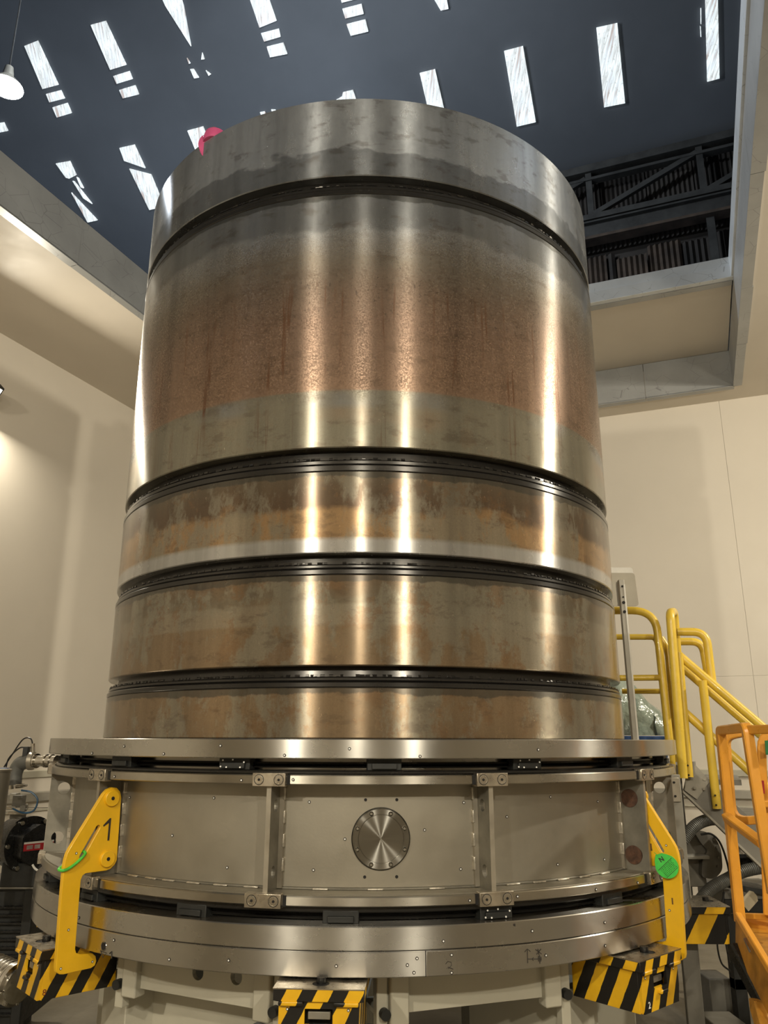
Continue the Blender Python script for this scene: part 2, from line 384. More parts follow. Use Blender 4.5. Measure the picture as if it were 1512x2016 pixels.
def prism(bm, poly, d0, d1, m=None, holes=()):
    """poly in local xy, extruded along z d0..d1"""
    loops = [list(poly)] + [list(h) for h in holes]
    tris = geometry.tessellate_polygon([[Vector((x, y, 0)) for x, y in lp] for lp in loops])
    flat = [p for lp in loops for p in lp]; res = []
    A = [bm.verts.new((x, y, d0)) for x, y in flat]; B = [bm.verts.new((x, y, d1)) for x, y in flat]
    for a, b, c in tris:
        try: bm.faces.new((A[a], A[c], A[b])); bm.faces.new((B[a], B[b], B[c]))
        except ValueError: pass
    s = 0
    for lp in loops:
        k = len(lp)
        for i in range(k):
            try: bm.faces.new((A[s+i], A[s+(i+1) % k], B[s+(i+1) % k], B[s+i]))
            except ValueError: pass
        s += k
    if m is not None: bmesh.ops.transform(bm, matrix=m, verts=A+B)
def circle(cx, cy, r, n=20, a0=0, a1=360):
    k = n if a1-a0 >= 360 else n+1
    return [(cx + r*math.cos(R_(a0+(a1-a0)*i/n)), cy + r*math.sin(R_(a0+(a1-a0)*i/n))) for i in range(k)]
def rnd_poly(pts, rad, n=4):
    q = [Vector((*p, 0)) for p in pts]; out = []
    for i in range(len(q)):
        p = q[i]; a = q[i-1]-p; b = q[(i+1) % len(q)]-p; r = min(rad, a.length*0.45, b.length*0.45)
        a = p+a.normalized()*r; b = p+b.normalized()*r
        for k in range(n+1):
            t_ = k/n; s = (1-t_)**2*a+2*t_*(1-t_)*p+t_*t_*b; out.append((s.x, s.y))
    return out
def polar(phi, r, z, t=0.0):
    a = R_(phi); return Vector((r*math.sin(a) + t*math.cos(a), -r*math.cos(a) + t*math.sin(a), z))
def rframe(phi, r, z, t=0.0):
    """local x = tangential (to the right seen from outside), y = inward, z = up"""
    a = R_(phi); p = polar(phi, r, z, t)
    return Matrix(((math.cos(a), -math.sin(a), 0, p.x), (math.sin(a), math.cos(a), 0, p.y), (0, 0, 1, p.z), (0, 0, 0, 1)))
def text_mesh(name, s, size, mat, mw, parent=None, depth=0.0006, bold=0.0):
    cu = bpy.data.curves.new(name, 'FONT'); cu.body = s; cu.size = size; cu.extrude = depth; cu.align_x = 'CENTER'; cu.align_y = 'CENTER'; cu.offset = bold
    tmp = bpy.data.objects.new('tmp', cu); COL.objects.link(tmp)
    dg = bpy.context.evaluated_depsgraph_get(); me = bpy.data.meshes.new_from_object(tmp.evaluated_get(dg)); me.name = name
    bpy.data.objects.remove(tmp); me.materials.clear(); me.materials.append(MATS[mat])
    o = bpy.data.objects.new(name, me); COL.objects.link(o)
    if parent is not None: o.parent = parent
    o.matrix_local = mw; return o
def relmat(par, world_m): return par.matrix_world.inverted() @ world_m

# ================================================================== THE ROOM
def room_box(name, lo, hi, mat, bev=0.0):
    bm = NB(); box(bm, lo, hi, ROOM); return finish(name, bm, mat, smooth=False, bev=bev)
struct(room_box('floor', (U0-0.2, V0-0.2, -0.2), (U1+0.2, V1+0.2, 0.0), 'concrete'))
struct(room_box('wall_left', (U0-0.2, V0, 0), (U0, V1, ZC), 'cream_wall'))
struct(room_box('wall_right', (U1, V0, 0), (U1+0.2, V1, ZC), 'cream_wall'))
struct(room_box('wall_front', (U0-0.2, V0-0.2, 0), (U1+0.2, V0, ZC), 'cream_wall'))
# far wall built of sheets with open joints
wb = bpy.data.objects.new('wall_back', None); COL.objects.link(wb); wb['kind'] = 'structure'
bm = NB(); box(bm, (U0-0.2, V1+0.012, 0), (U1+0.2, V1+0.2, ZC), ROOM); finish('wall_core', bm, 'cream_wall', wb, smooth=False)
us = [U0, -4.3, -1.9, 0.5, 2.9, 5.3, U1]
for a, b_ in zip(us, us[1:]):
    bm = NB(); box(bm, (a+0.0012, V1, 0), (b_-0.0012, V1+0.011, 2.2), ROOM); finish('wall_panel', bm, 'cream_wall', wb, smooth=False)
    bm = NB(); box(bm, (a+0.0012, V1, 2.2015), (b_-0.0012, V1+0.011, ZC), ROOM); finish('wall_panel', bm, 'cream_wall', wb, smooth=False)
# ceiling around the hatch
HU0, HU1, HV0, HV1, ZT = -4.1, 0.64, 0.2, 8.14, 5.46
bm = NB()
for lo, hi in (((U0-0.2, V0-0.2), (HU0, V1+0.2)), ((HU1, V0-0.2), (U1+0.2, V1+0.2)), ((HU0, V0-0.2), (HU1, HV0)), ((HU0, HV1), (HU1, V1+0.2))):
    box(bm, (lo[0], lo[1], ZC), (hi[0], hi[1], ZC+0.3), ROOM)
struct(finish('ceiling', bm, 'cream_ceiling', smooth=False))
# hatch trim: folded sheet-steel kerb in separate lengths
def trim_side(name, lengths, mk, light=False):
    root = bpy.data.objects.new(name, None); COL.objects.link(root); root['kind'] = 'structure'
    for i, (a, b_) in enumerate(lengths):
        bm = NB(); d = 0.0 + 0.004*(i % 2)
        for lo, hi in mk(a+0.002, b_-0.002, d): box(bm, lo, hi, ROOM)
        finish('trim_sheet', bm, 'galv_trim', root, smooth=False)
    return root
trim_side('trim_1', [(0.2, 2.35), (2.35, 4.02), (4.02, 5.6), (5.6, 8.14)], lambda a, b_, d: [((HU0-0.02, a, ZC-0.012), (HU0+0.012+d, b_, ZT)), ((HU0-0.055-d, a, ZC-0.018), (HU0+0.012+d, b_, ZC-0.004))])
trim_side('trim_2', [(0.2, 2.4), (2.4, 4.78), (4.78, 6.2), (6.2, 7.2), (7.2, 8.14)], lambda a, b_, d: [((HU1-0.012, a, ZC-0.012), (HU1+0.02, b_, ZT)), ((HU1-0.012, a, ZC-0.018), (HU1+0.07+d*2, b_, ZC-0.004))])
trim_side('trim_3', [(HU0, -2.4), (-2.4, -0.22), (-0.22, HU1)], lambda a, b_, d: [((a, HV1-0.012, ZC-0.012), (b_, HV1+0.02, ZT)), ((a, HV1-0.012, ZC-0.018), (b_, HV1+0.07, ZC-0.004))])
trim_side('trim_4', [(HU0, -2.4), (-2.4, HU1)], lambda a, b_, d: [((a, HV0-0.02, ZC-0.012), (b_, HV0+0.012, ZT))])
# upper kerb above the ceiling, hall daylight put into its paler colour
bm = NB(); box(bm, (HU1-0.03, 0.2, ZT), (HU1+0.10, 6.74, ZT+0.20), ROOM); box(bm, (HU0-0.10, 0.2, ZT), (HU0-0.02, 8.2, ZT+0.012), ROOM)
struct(finish('trim_5', bm, 'galv_daylit', smooth=False, bev=0.004))
# roof slab left over the far end of the hatch
sl = empty('hatch_cover', 'cream roof cover slab with steel front edge over the far end of the hatch', 'hatch cover', UV(-1.73, 7.4, ZT))
SM = Matrix.Translation(-sl.location) @ ROOM
bm = NB(); box(bm, (HU0-0.3, 6.72, ZT+0.004), (HU1-0.02, 8.5, ZT+0.18), SM); finish('slab', bm, 'cream_ceiling', sl, smooth=False)
bm = NB(); box(bm, (HU0-0.3, 6.66, ZT-0.006), (HU1+0.04, 6.72, ZT+0.105), SM); finish('edge_sheet', bm, 'galv_daylit', sl, smooth=False, bev=0.002)
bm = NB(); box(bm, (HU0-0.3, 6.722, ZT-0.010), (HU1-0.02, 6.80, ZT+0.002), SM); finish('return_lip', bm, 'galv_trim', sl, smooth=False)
bm = NB(); box(bm, (HU0-0.3, 6.675, ZT+0.107), (HU1+0.04, 6.72, ZT+0.20), SM); finish('edge_sheet', bm, 'galv_daylit', sl, smooth=False, bev=0.002)
# horizontal wall rails (bumper and conduit)
for nm, z0, z1, th in (('trim_6', 1.27, 1.33, 0.03), ('trim_7', 1.075, 1.15, 0.07), ('trim_8', 0.99, 1.01, 0.03)):
    bm = NB(); box(bm, (U0, V0, z0), (U0+th, V1, z1), ROOM); box(bm, (U0, V1-th, z0), (U1, V1, z1), ROOM)
    struct(finish(nm, bm, 'grey_light' if nm == 'trim_7' else 'cream_steel', smooth=False, bev=0.006))

# ================================================================== THE HALL ABOVE
VWALL, EZ = 12.0, 11.1
TANR = math.tan(R_(30.617))
def roof_z(v): return EZ + (VWALL - v)*TANR
RIDGE = 4.2
def roofpt(u, v, off=0.0): return UV(u, v, roof_z(v) if v >= RIDGE else 2*roof_z(RIDGE)-roof_z(v)) + off*(VV*math.sin(R_(30.6)) + Vector((0, 0, math.cos(R_(30.6)))))
def slabq(bm, pts, off0, off1):
    A = [bm.verts.new(roofpt(u, v, off0)) for u, v in pts]; B = [bm.verts.new(roofpt(u, v, off1)) for u, v in pts]
    k = len(pts); bm.faces.new(A); bm.faces.new(B[::-1])
    for i in range(k): bm.faces.new((A[i], B[i], B[(i+1) % k], A[(i+1) % k]))
def open_roof():
    bm = NB()
    slabq(bm, [(-16, RIDGE), (9, RIDGE), (9, VWALL+0.3), (-16, VWALL+0.3)], 0.0, 0.15)
    A = [bm.verts.new(UV(u, v, z)) for u, v, z in ((-16, RIDGE, roof_z(RIDGE)), (9, RIDGE, roof_z(RIDGE)), (9, -4, roof_z(RIDGE)-(RIDGE+4)*TANR), (-16, -4, roof_z(RIDGE)-(RIDGE+4)*TANR))]
    bm.faces.new(A)
    return struct(finish('roof', bm, 'roof_dark', smooth=False, recalc=False))
open_roof()
hw = bpy.data.objects.new('wall_hall', None); COL.objects.link(hw); hw['kind'] = 'structure'
def corr(u0, u1, z0, z1, v, mat, pitch=0.076, amp=0.018):
    bm = NB(); n = int((u1-u0)/pitch*2); pr = []
    for i in range(n+1):
        u = u0 + (u1-u0)*i/n; pr.append((u, v - (amp if i % 2 else -amp)))
    A = [bm.verts.new(UV(u, vv, z0)) for u, vv in pr]; B = [bm.verts.new(UV(u, vv, z1)) for u, vv in pr]
    for i in range(n): bm.faces.new((A[i], A[i+1], B[i+1], B[i]))
    return finish('corrugated_sheet', bm, mat, hw, smooth=False)
uu_ = -3.0
k = 0
while uu_ < 3.0:
    corr(uu_, uu_+0.74, 9.55, 11.2, VWALL+0.12, 'hall_sheet'); uu_ += 0.75; k += 1
for a, b_, mt, dz in ((-3.0, -1.75, 'hall_sheet', 0), (-1.72, -0.74, 'rusty_sheet', 0), (-0.71, -0.60, 'hall_sheet', 0), (-0.58, -0.10, 'rusty_sheet', -0.16), (-0.08, 0.44, 'rusty_sheet', 0.0), (0.46, 0.86, 'hall_sheet', -0.1), (0.9, 3.0, 'hall_sheet', 0)):
    corr(a, b_, 6.5, 9.45+dz, VWALL+0.10-0.05*(dz != 0), mt, 0.085, 0.02)
bm = NB(); box(bm, (-16, VWALL+0.2, 3), (9, VWALL+0.4, 11.6), ROOM)
box(bm, (-16.2, -4, 5), (-16, 12.4, 16.5), ROOM); box(bm, (9, -4, 5), (9.2, 12.4, 16.5), ROOM); box(bm, (-16, -4.2, 5), (9, -4, 11.5), ROOM)
finish('hall_cladding', bm, 'hall_sheet', hw, smooth=False)
# lattice girder along the hall wall
gd = empty('lattice_girder', 'dark steel lattice girder along the brown corrugated hall wall', 'girder', UV(0.2, VWALL-0.15, 10.04))
def bar(root, name, a, b_, wd, dp, mat='truss_steel', v=VWALL-0.15):
    pa, pb = UV(a[0], v, a[1])-root.location, UV(b_[0], v, b_[1])-root.location
    bm = NB(); m = orient(pa, pb-pa, VV); box(bm, (-dp/2, -wd/2, 0), (dp/2, wd/2, (pb-pa).length), m); return finish(name, bm, mat, root, smooth=False)
bar(gd, 'top_chord', (-3.2, 10.98), (3.2, 10.98), 0.14, 0.16); bar(gd, 'top_flange', (-3.2, 10.77), (3.2, 10.77), 0.05, 0.14)
bar(gd, 'bottom_chord', (-3.2, 10.02), (3.2, 10.02), 0.10, 0.16)
for a in (-0.9, 0.86, 2.6): bar(gd, 'vertical', (a, 10.9), (a, 10.0), 0.10, 0.09)
bar(gd, 'diagonal', (-0.86, 10.08), (0.82, 10.80), 0.085, 0.08, v=VWALL-0.17); bar(gd, 'diagonal', (0.92, 10.06), (2.6, 10.8), 0.085, 0.08, v=VWALL-0.17); bar(gd, 'diagonal', (-2.7, 10.06), (-0.95, 10.8), 0.085, 0.08, v=VWALL-0.17)
cb = empty('crane_beam', 'dark riveted crane runway beam below the lattice girder', 'beam', UV(0, VWALL-0.15, 9.6))
bar(cb, 'web', (-3.4, 9.76), (3.4, 9.76), 0.30, 0.04); bar(cb, 'bottom_flange', (-3.4, 9.60), (3.4, 9.60), 0.05, 0.24, 'rusty_sheet'); bar(cb, 'top_flange', (-3.4, 9.91), (3.4, 9.91), 0.03, 0.2)
cl = empty('hall_column', 'dark steel hall column beneath the crane beam near the right edge', 'column', UV(0.93, VWALL-0.05, 5))
bar(cl, 'shaft', (0.95, 5.2), (0.95, 9.57), 0.03, 0.14, v=VWALL-0.08); bar(cl, 'flange', (0.90, 5.2), (0.90, 9.57), 0.12, 0.02, v=VWALL-0.16)
# skylights: translucent sheets in the pitched roof
SKY = [
 ('narrow roof skylight at the far left, split in three by dark roof steel', [[(-10.02, 8.05), (-9.72, 8.05), (-9.78, 8.67), (-10.13, 8.65)], [(-10.12, 8.73), (-9.79, 8.75), (-9.80, 8.87), (-10.14, 8.85)], [(-10.14, 8.93), (-9.80, 8.94), (-9.82, 9.09), (-10.16, 9.08)]]),
 ('small piece of roof skylight cut off by the left edge of the photo', [[(-11.62, 8.86), (-11.30, 8.9), (-11.32, 9.03), (-11.65, 9.0)]]),
 ('second roof skylight from the left, split in three by dark roof steel', [[(-8.60, 8.11), (-8.30, 8.13), (-8.31, 8.73), (-8.65, 8.72)], [(-8.65, 8.81), (-8.31, 8.82), (-8.32, 8.93), (-8.66, 8.92)], [(-8.67, 9.01), (-8.33, 9.02), (-8.34, 9.15), (-8.68, 9.13)]]),
 ('roof skylight cut to a long downward point by roof steel', [[(-7.14, 8.0), (-6.79, 8.0), (-6.83, 8.30), (-7.0, 8.79), (-7.14, 8.22)], [(-6.85, 8.91), (-6.86, 9.0), (-6.92, 8.99)], [(-7.16, 8.91), (-7.14, 8.99), (-7.17, 8.99)], [(-7.19, 9.06), (-7.13, 9.07), (-7.10, 9.2), (-7.19, 9.19)], [(-6.92, 9.14), (-6.86, 9.21), (-6.91, 9.22)]]),
 ('roof skylight above the drum left of centre, split in three by dark roof steel', [[(-5.66, 8.0), (-5.36, 8.0), (-5.38, 8.85), (-5.70, 8.86)], [(-5.71, 8.93), (-5.39, 8.95), (-5.41, 9.05), (-5.71, 9.04)], [(-5.70, 9.11), (-5.40, 9.13), (-5.40, 9.28), (-5.71, 9.25)]]),
 ('roof skylight at the top centre, split in three by dark roof steel', [[(-4.20, 8.0), (-3.90, 8.0), (-3.93, 8.93), (-4.23, 8.91)], [(-4.25, 8.98), (-3.93, 9.0), (-3.94, 9.12), (-4.25, 9.10)], [(-4.26, 9.17), (-3.94, 9.19), (-3.95, 9.34), (-4.25, 9.32)]]),
 ('roof skylight whose ragged upper end peeps over the drum rim near the middle', [[(-4.72, 10.03), (-4.68, 9.98), (-4.50, 9.99), (-4.50, 10.7), (-4.84, 10.7), (-4.84, 10.05)]]),
 ('roof skylight just left of the pink lifting eye', [[(-7.75, 9.84), (-7.42, 9.85), (-7.46, 10.75), (-7.80, 10.75)]]),
 ('roof skylight left of the drum, cut in two by one slanting bar', [[(-9.24, 9.78), (-8.91, 9.8), (-8.93, 10.18), (-9.28, 9.98)], [(-9.26, 10.12), (-8.88, 10.3), (-8.94, 10.84), (-9.29, 10.83)]]),
 ('roof skylight at the left broken into ragged slivers by diagonal roof steel', [[(-10.72, 9.71), (-10.40, 9.74), (-10.43, 9.97), (-10.62, 9.99), (-10.68, 9.96)], [(-10.45, 10.0), (-10.42, 10.03), (-10.43, 10.2), (-10.48, 10.17)], [(-10.58, 10.04), (-10.55, 10.06), (-10.44, 10.48), (-10.56, 10.35)], [(-10.75, 10.21), (-10.53, 10.76), (-10.77, 10.75)]]),
 ('two small bright scraps of skylight over the drum rim', [[(-6.26, 9.90), (-6.17, 9.91), (-6.19, 10.7), (-6.28, 10.7)], [(-6.04, 9.91), (-5.97, 9.93), (-5.97, 10.7), (-6.06, 10.7)]]),
 ('roof skylight ending at the top edge right of centre', [[(-2.83, 8.6), (-2.56, 8.6), (-2.61, 9.39), (-2.73, 9.38), (-2.81, 9.18)]]),
 ('roof skylight half hidden by the drum rim on the right', [[(-3.31, 10.04), (-3.05, 10.05), (-3.08, 11.0), (-3.35, 11.0)]]),
 ('complete roof skylight nearest the drum on the right', [[(-1.90, 10.09), (-1.60, 10.10), (-1.62, 11.11), (-1.94, 11.10)]]),
 ('complete speckled roof skylight second from the right edge', [[(-0.47, 10.15), (-0.16, 10.17), (-0.18, 11.18), (-0.51, 11.16)]]),
 ('tall narrow roof skylight near the right corner of the hatch', [[(1.10, 9.9), (1.27, 9.9), (1.24, 11.19), (1.06, 11.19)], [(1.02, 10.29), (1.03, 10.29), (1.02, 10.47), (1.01, 10.47)], [(1.0, 10.49), (1.01, 10.5), (1.01, 10.62), (1.0, 10.62)]]),
 ('roof skylight seen as a sliver behind the right hatch edge', [[(1.62, 10.2), (1.85, 10.2), (1.83, 11.20), (1.58, 11.20)]]),
]
for lab, polys in SKY:
    cu = sum(p[0] for p in polys[0])/len(polys[0]); cv = sum(p[1] for p in polys[0])/len(polys[0])
    root = empty('skylight', lab, 'skylight', roofpt(cu, cv, -0.03), group='roof skylights')
    for poly in polys:
        bm = NB(); slabq(bm, poly, -0.05, -0.02)
        for v_ in bm.verts: v_.co -= root.location
        o = finish('translucent_sheet', bm, 'skylight_sheet', root, smooth=False)
# added skylights out of view, put in to light the hall
for i, (u, v) in enumerate([(-4.2, 7.1), (-1.8, 7.3), (0.6, 7.2), (-2.7, 8.2), (3.0, 9.5), (4.5, 9.5)]):
    root = empty('skylight', 'added unseen roof skylight lighting the hall, number %s from the left' % ('one two three four five six'.split()[[0, 2, 3, 1, 4, 5][i]]), 'skylight', roofpt(u, v, -0.03))
    bm = NB(); slabq(bm, [(u-0.16, v-0.5), (u+0.16, v-0.5), (u+0.16, v+0.25), (u-0.16, v+0.25)], -0.05, -0.02)
    for v_ in bm.verts: v_.co -= root.location
    finish('translucent_sheet', bm, 'skylight_sheet', root, smooth=False)
# high-bay lamps of the hall
def bay(label, p, power):
    r = empty('high_bay_lamp', label, 'lamp', p)
    bm = NB(); lathe(bm, [(0.0, 0.30), (0.05, 0.30), (0.07, 0.16), (0.19, 0.02), (0.2, 0.0), (0.19, 0.0), (0.06, 0.14), (0.0, 0.14)], 24, closed=False); finish('reflector', bm, 'grey_light', r)
    bm = NB(); lathe(bm, [(0.0, -0.03), (0.10, -0.02), (0.17, 0.01), (0.17, 0.03), (0, 0.03)], 24, closed=False); finish('lens', bm, 'bay_lens', r)
    bm = NB(); cyl(bm, (0, 0, 0.3), (0, 0, 3.2), 0.012, 6); finish('suspension_rod', bm, 'truss_steel', r)
    ld = bpy.data.lights.new('bay_light', 'POINT'); ld.shadow_soft_size = 0.12; ld.energy = power; ld.color = (0.84, 0.92, 1.0)
    lo = bpy.data.objects.new('bay_light', ld); COL.objects.link(lo); lo.parent = r; lo.location = (0, 0, -0.2)
bay('glaring hall lamp hanging at the far left of the hatch', UV(-7.24, 5.64, 9.33), 800)
bay('hall lamp hanging just above the top edge of the frame', UV(-4.3, 5.6, 11.0), 620)

# floodlights on the chamber walls
def flood(label, p, look, power, size=(0.14, 0.14), col=WARM, spread=180):
    d = (Vector(look)-Vector(p)).normalized()
    m = orient(p, -d); r = empty('floodlight', label, 'lamp', mw=m)
    sx, sy = size
    bm = NB(); box(bm, (-sx/2-0.02, -sy/2-0.02, 0.0), (sx/2+0.02, sy/2+0.02, 0.09)); finish('housing', bm, 'black_matte', r, bev=0.01)
    bm = NB(); box(bm, (-sx/2, -sy/2, -0.006), (sx/2, sy/2, 0.002)); finish('lens', bm, 'lamp_lens', r, smooth=False)
    bm = NB(); tube(bm, fillet([(-sx/2-0.035, 0, 0.04), (-sx/2-0.035, 0.0, 0.15), (sx/2+0.035, 0.0, 0.15), (sx/2+0.035, 0, 0.04)], 0.03), 0.01, 8); finish('bracket', bm, 'grey_steel', r)
    ld = bpy.data.lights.new('flood_light', 'AREA'); ld.shape = 'RECTANGLE'; ld.size = sx; ld.size_y = sy; ld.energy = power; ld.color = col; ld.spread = R_(spread)
    lo = bpy.data.objects.new('flood_light', ld); COL.objects.link(lo); lo.parent = r; lo.location = (0, 0, -0.012)
def dirpt(az, dist, z):
    """a point seen from the front of the drum at azimuth az (0 = towards the standing point, + = right)"""
    a = R_(az); return Vector((math.sin(a)*dist, -1.37-math.cos(a)*dist, z))
flood('floodlight on the left wall, glaring at the left edge', UV(U0+0.16, 4.50, 4.42), UV(-1.0, 4.2, 0.5), LAMP_W*0.5, (0.13, 0.11))
flood('floodlight behind the viewer on the left', dirpt(-25.5, 7.0, 4.3), (0, 0, 1.6), LAMP_W*1.15)
flood('floodlight behind the viewer in the middle', dirpt(-3.0, 7.5, 4.5), (0, 0, 1.6), LAMP_W*0.7)
flood('floodlight behind the viewer on the right', dirpt(17.0, 7.4, 4.4), (0, 0, 1.6), LAMP_W*1.1)
flood('floodlight on the right side of the room', Vector((5.6, -1.1, 4.5)), (0, 0, 1.8), LAMP_W*1.2)

# ================================================================== THE DRUM
RD = 1.371
drum = empty('steel_drum', 'huge upright cylinder of weathered steel rings standing on the flange', 'drum', (0, 0, 1.601))
DM = Matrix.Translation((0, 0, -1.601))
def drum_part(name, prof, mat, n=192):
    bm = NB(); lathe(bm, prof, n); return finish(name, bm, mat, drum, mw=DM)
RI = 1.24
drum_part('shell_ring', ring_prof(RI, RD, 4.173, 4.622, 0.004), 'drum_steel')
drum_part('shell_ring', ring_prof(RI, RD, 2.797, 4.070, 0.004), 'drum_steel')
drum_part('shell_ring', ring_prof(RI, RD, 2.335, 2.690, 0.004), 'drum_steel')
drum_part('shell_ring', ring_prof(RI, RD, 1.879, 2.245, 0.004), 'drum_steel')
drum_part('shell_ring', ring_prof(RI, RD, 1.602, 1.795, 0.004), 'drum_steel')
def joint(z0, z1):
    h = z1-z0
    drum_part('joint_recess', [(RI+0.01, z0+h*0.45), (RD-0.045, z0+h*0.5), (RD-0.050, z1+0.001), (RI+0.01, z1+0.001)], 'oily_black')
    drum_part('joint_band', ring_prof(RI+0.01, RD-0.006, z0+h*0.27, z0+h*0.50, 0.006), 'oily_black')
    drum_part('joint_band', ring_prof(RI+0.01, RD+0.001, z0, z0+h*0.25, 0.003), 'oily_black')
    # bead of sealant along the joint
    bm = NB(); n = 420; ra = RD-0.012
    for i in range(n):
        if random.random() < 0.25: continue
        a = 360*i/n + random.uniform(-.2, .2); ln = random.uniform(0.4, 0.9)
        lathe(bm, [(ra-0.004, z0+h*0.50), (ra+0.003, z0+h*0.51), (ra+random.uniform(0.001, 0.005), z0+h*0.51+random.uniform(0.003, 0.009)), (ra-0.004, z0+h*0.6)], 2, a, a+ln)
    o = finish('sealant_bead', bm, 'oily_black', drum, mw=DM); o['kind'] = 'stuff'
for a, b_ in ((4.070, 4.173), (2.690, 2.797), (2.245, 2.335), (1.795, 1.879)): joint(a, b_)
# lifting eye on the rim
ey = empty('lifting_eye', 'pink swivel lifting eye bolted on the left of the drum rim', 'lifting eye', mw=rframe(-38.5, 1.325, 4.6235) @ Matrix.Rotation(R_(35), 4, 'Z') @ Matrix.Scale(1.35, 4))
bm = NB(); lathe(bm, [(0, 0), (0.045, 0), (0.048, 0.015), (0.040, 0.045), (0.0, 0.05)], 24, closed=False); finish('swivel_base', bm, 'pink_paint', ey)
bm = NB(); prism(bm, rnd_poly([(-0.05, 0.0), (-0.065, 0.04), (-0.045, 0.10), (0.0, 0.125), (0.045, 0.10), (0.065, 0.04), (0.05, 0.0)], 0.03), -0.014, 0.014, orient((0, 0, 0.035), (0, 1, 0), (1, 0, 0)), holes=[circle(0, 0.070, 0.030)]); finish('bow', bm, 'pink_paint', ey, bev=0.006)
bm = NB(); cyl(bm, (0, -0.03, 0.045), (0, 0.03, 0.045), 0.012, 12); finish('pivot_pin', bm, 'rib_steel', ey)

# ================================================================== THE CHAMBER RING
ch = empty('chamber_ring', 'wide stainless steel ring chamber with stacked flanges under the drum', 'chamber', (0, 0, 0.845))
CM = Matrix.Translation((0, 0, -0.845))
def cpart(name, bm, mat, bev=0.0, smooth=True): return finish(name, bm, mat, ch, mw=CM, bev=bev, smooth=smooth)
def clathe(name, prof, mat, n=192, **k): bm = NB(); lathe(bm, prof, n, **k); return cpart(name, bm, mat)
RF = 1.61
clathe('top_flange', ring_prof(1.2, RF, 1.533, 1.601, 0.003), 'bright_steel')
clathe('neck', ring_prof(1.2, 1.50, 1.478, 1.533, 0.001), 'lip_steel')
clathe('upper_rail', [(1.49, 1.500), (1.535, 1.500), (1.538, 1.506), (1.530, 1.509), (1.538, 1.514), (1.535, 1.520), (1.49, 1.520)], 'oily_black')
clathe('upper_seal', ring_prof(1.2, 1.572, 1.478, 1.492, 0.004), 'oily_black')
clathe('upper_lip', ring_prof(1.2, 1.590, 1.4445, 1.4775, 0.003), 'lip_steel')
clathe('body_wall', ring_prof(1.3, 1.475, 1.095, 1.4445, 0.001), 'matte_steel')
clathe('lower_lip', ring_prof(1.2, 1.590, 1.053, 1.085, 0.003), 'lip_steel')
clathe('shelf_plate', ring_prof(1.2, 1.578, 1.085, 1.088, 0.001), 'matte_steel')
clathe('wall_foot', ring_prof(1.3, 1.482, 1.088, 1.095, 0.002), 'rib_steel')
clathe('lower_seal', ring_prof(1.2, 1.565, 1.030, 1.053, 0.004), 'oily_black')
clathe('lower_neck', ring_prof(1.2, 1.50, 0.998, 1.030, 0.001), 'oily_black')
clathe('lower_rail', [(1.49, 1.004), (1.53, 1.004), (1.534, 1.010), (1.526, 1.014), (1.534, 1.020), (1.53, 1.026), (1.49, 1.026)], 'oily_black')
clathe('lower_flange', ring_prof(1.2, RF, 0.925, 0.998, 0.003), 'bright_steel')
clathe('bottom_flange', ring_prof(1.2, RF, 0.845, 0.9225, 0.003), 'bright_steel')
clathe('flange_gap', ring_prof(1.2, RF-0.006, 0.9215, 0.926, 0.001), 'dark_hole')
GUS = [-72.5, -42.0, -12.4, 16.6, 47.0, 77.0, 107, 137, 167, 197, 227, 257]
for g in GUS:
    M = CM @ rframe(g, 1.586, 1.086)
    bm = NB()
    tilt = 0.0
    prism(bm, [(0, 0.002), (0.0, 0.358), (0.125, 0.358), (0.125, 0.002)], -0.0075, 0.0075, rframe(g, 1.586, 1.086) @ Matrix(((0, 0, 1, 0), (1, 0, 0, 0), (0, 1, 0, 0), (0, 0, 0, 1))), holes=[circle(0.060, 0.283, 0.028 if g != -12.4 and g != 16.6 else 0.022), circle(0.055, 0.062, 0.028 if g != -12.4 and g != 16.6 else 0.022)])
    cpart('gusset', bm, 'rib_steel', smooth=False)
    bm = NB(); box(bm, (-0.0085, -0.0015, 0.003), (0.0085, 0.0005, 0.357), rframe(g, 1.586, 1.086)); cpart('gusset_edge', bm, 'edge_steel', smooth=False)
    if abs(g) < 80:
        for s in ((-1,) if g > 0 else (1,)):
            bm = NB(); box(bm, (s*0.008, 0.088, 0.005), (s*0.026, 0.104, 0.357), rframe(g, 1.575, 1.086)); cpart('wall_backing', bm, 'edge_steel', smooth=False)
            for z0 in (0.06, 0.14, 0.22, 0.30):
                bm = NB(); m = rframe(g, 1.482, 1.086+z0, s*0.014 + (0.012 if s > 0 else -0.012)); box(bm, (-0.004, -0.008, 0), (0.004, 0.01, 0.045), m); cpart('weld_bead', bm, 'weld', bev=0.002)
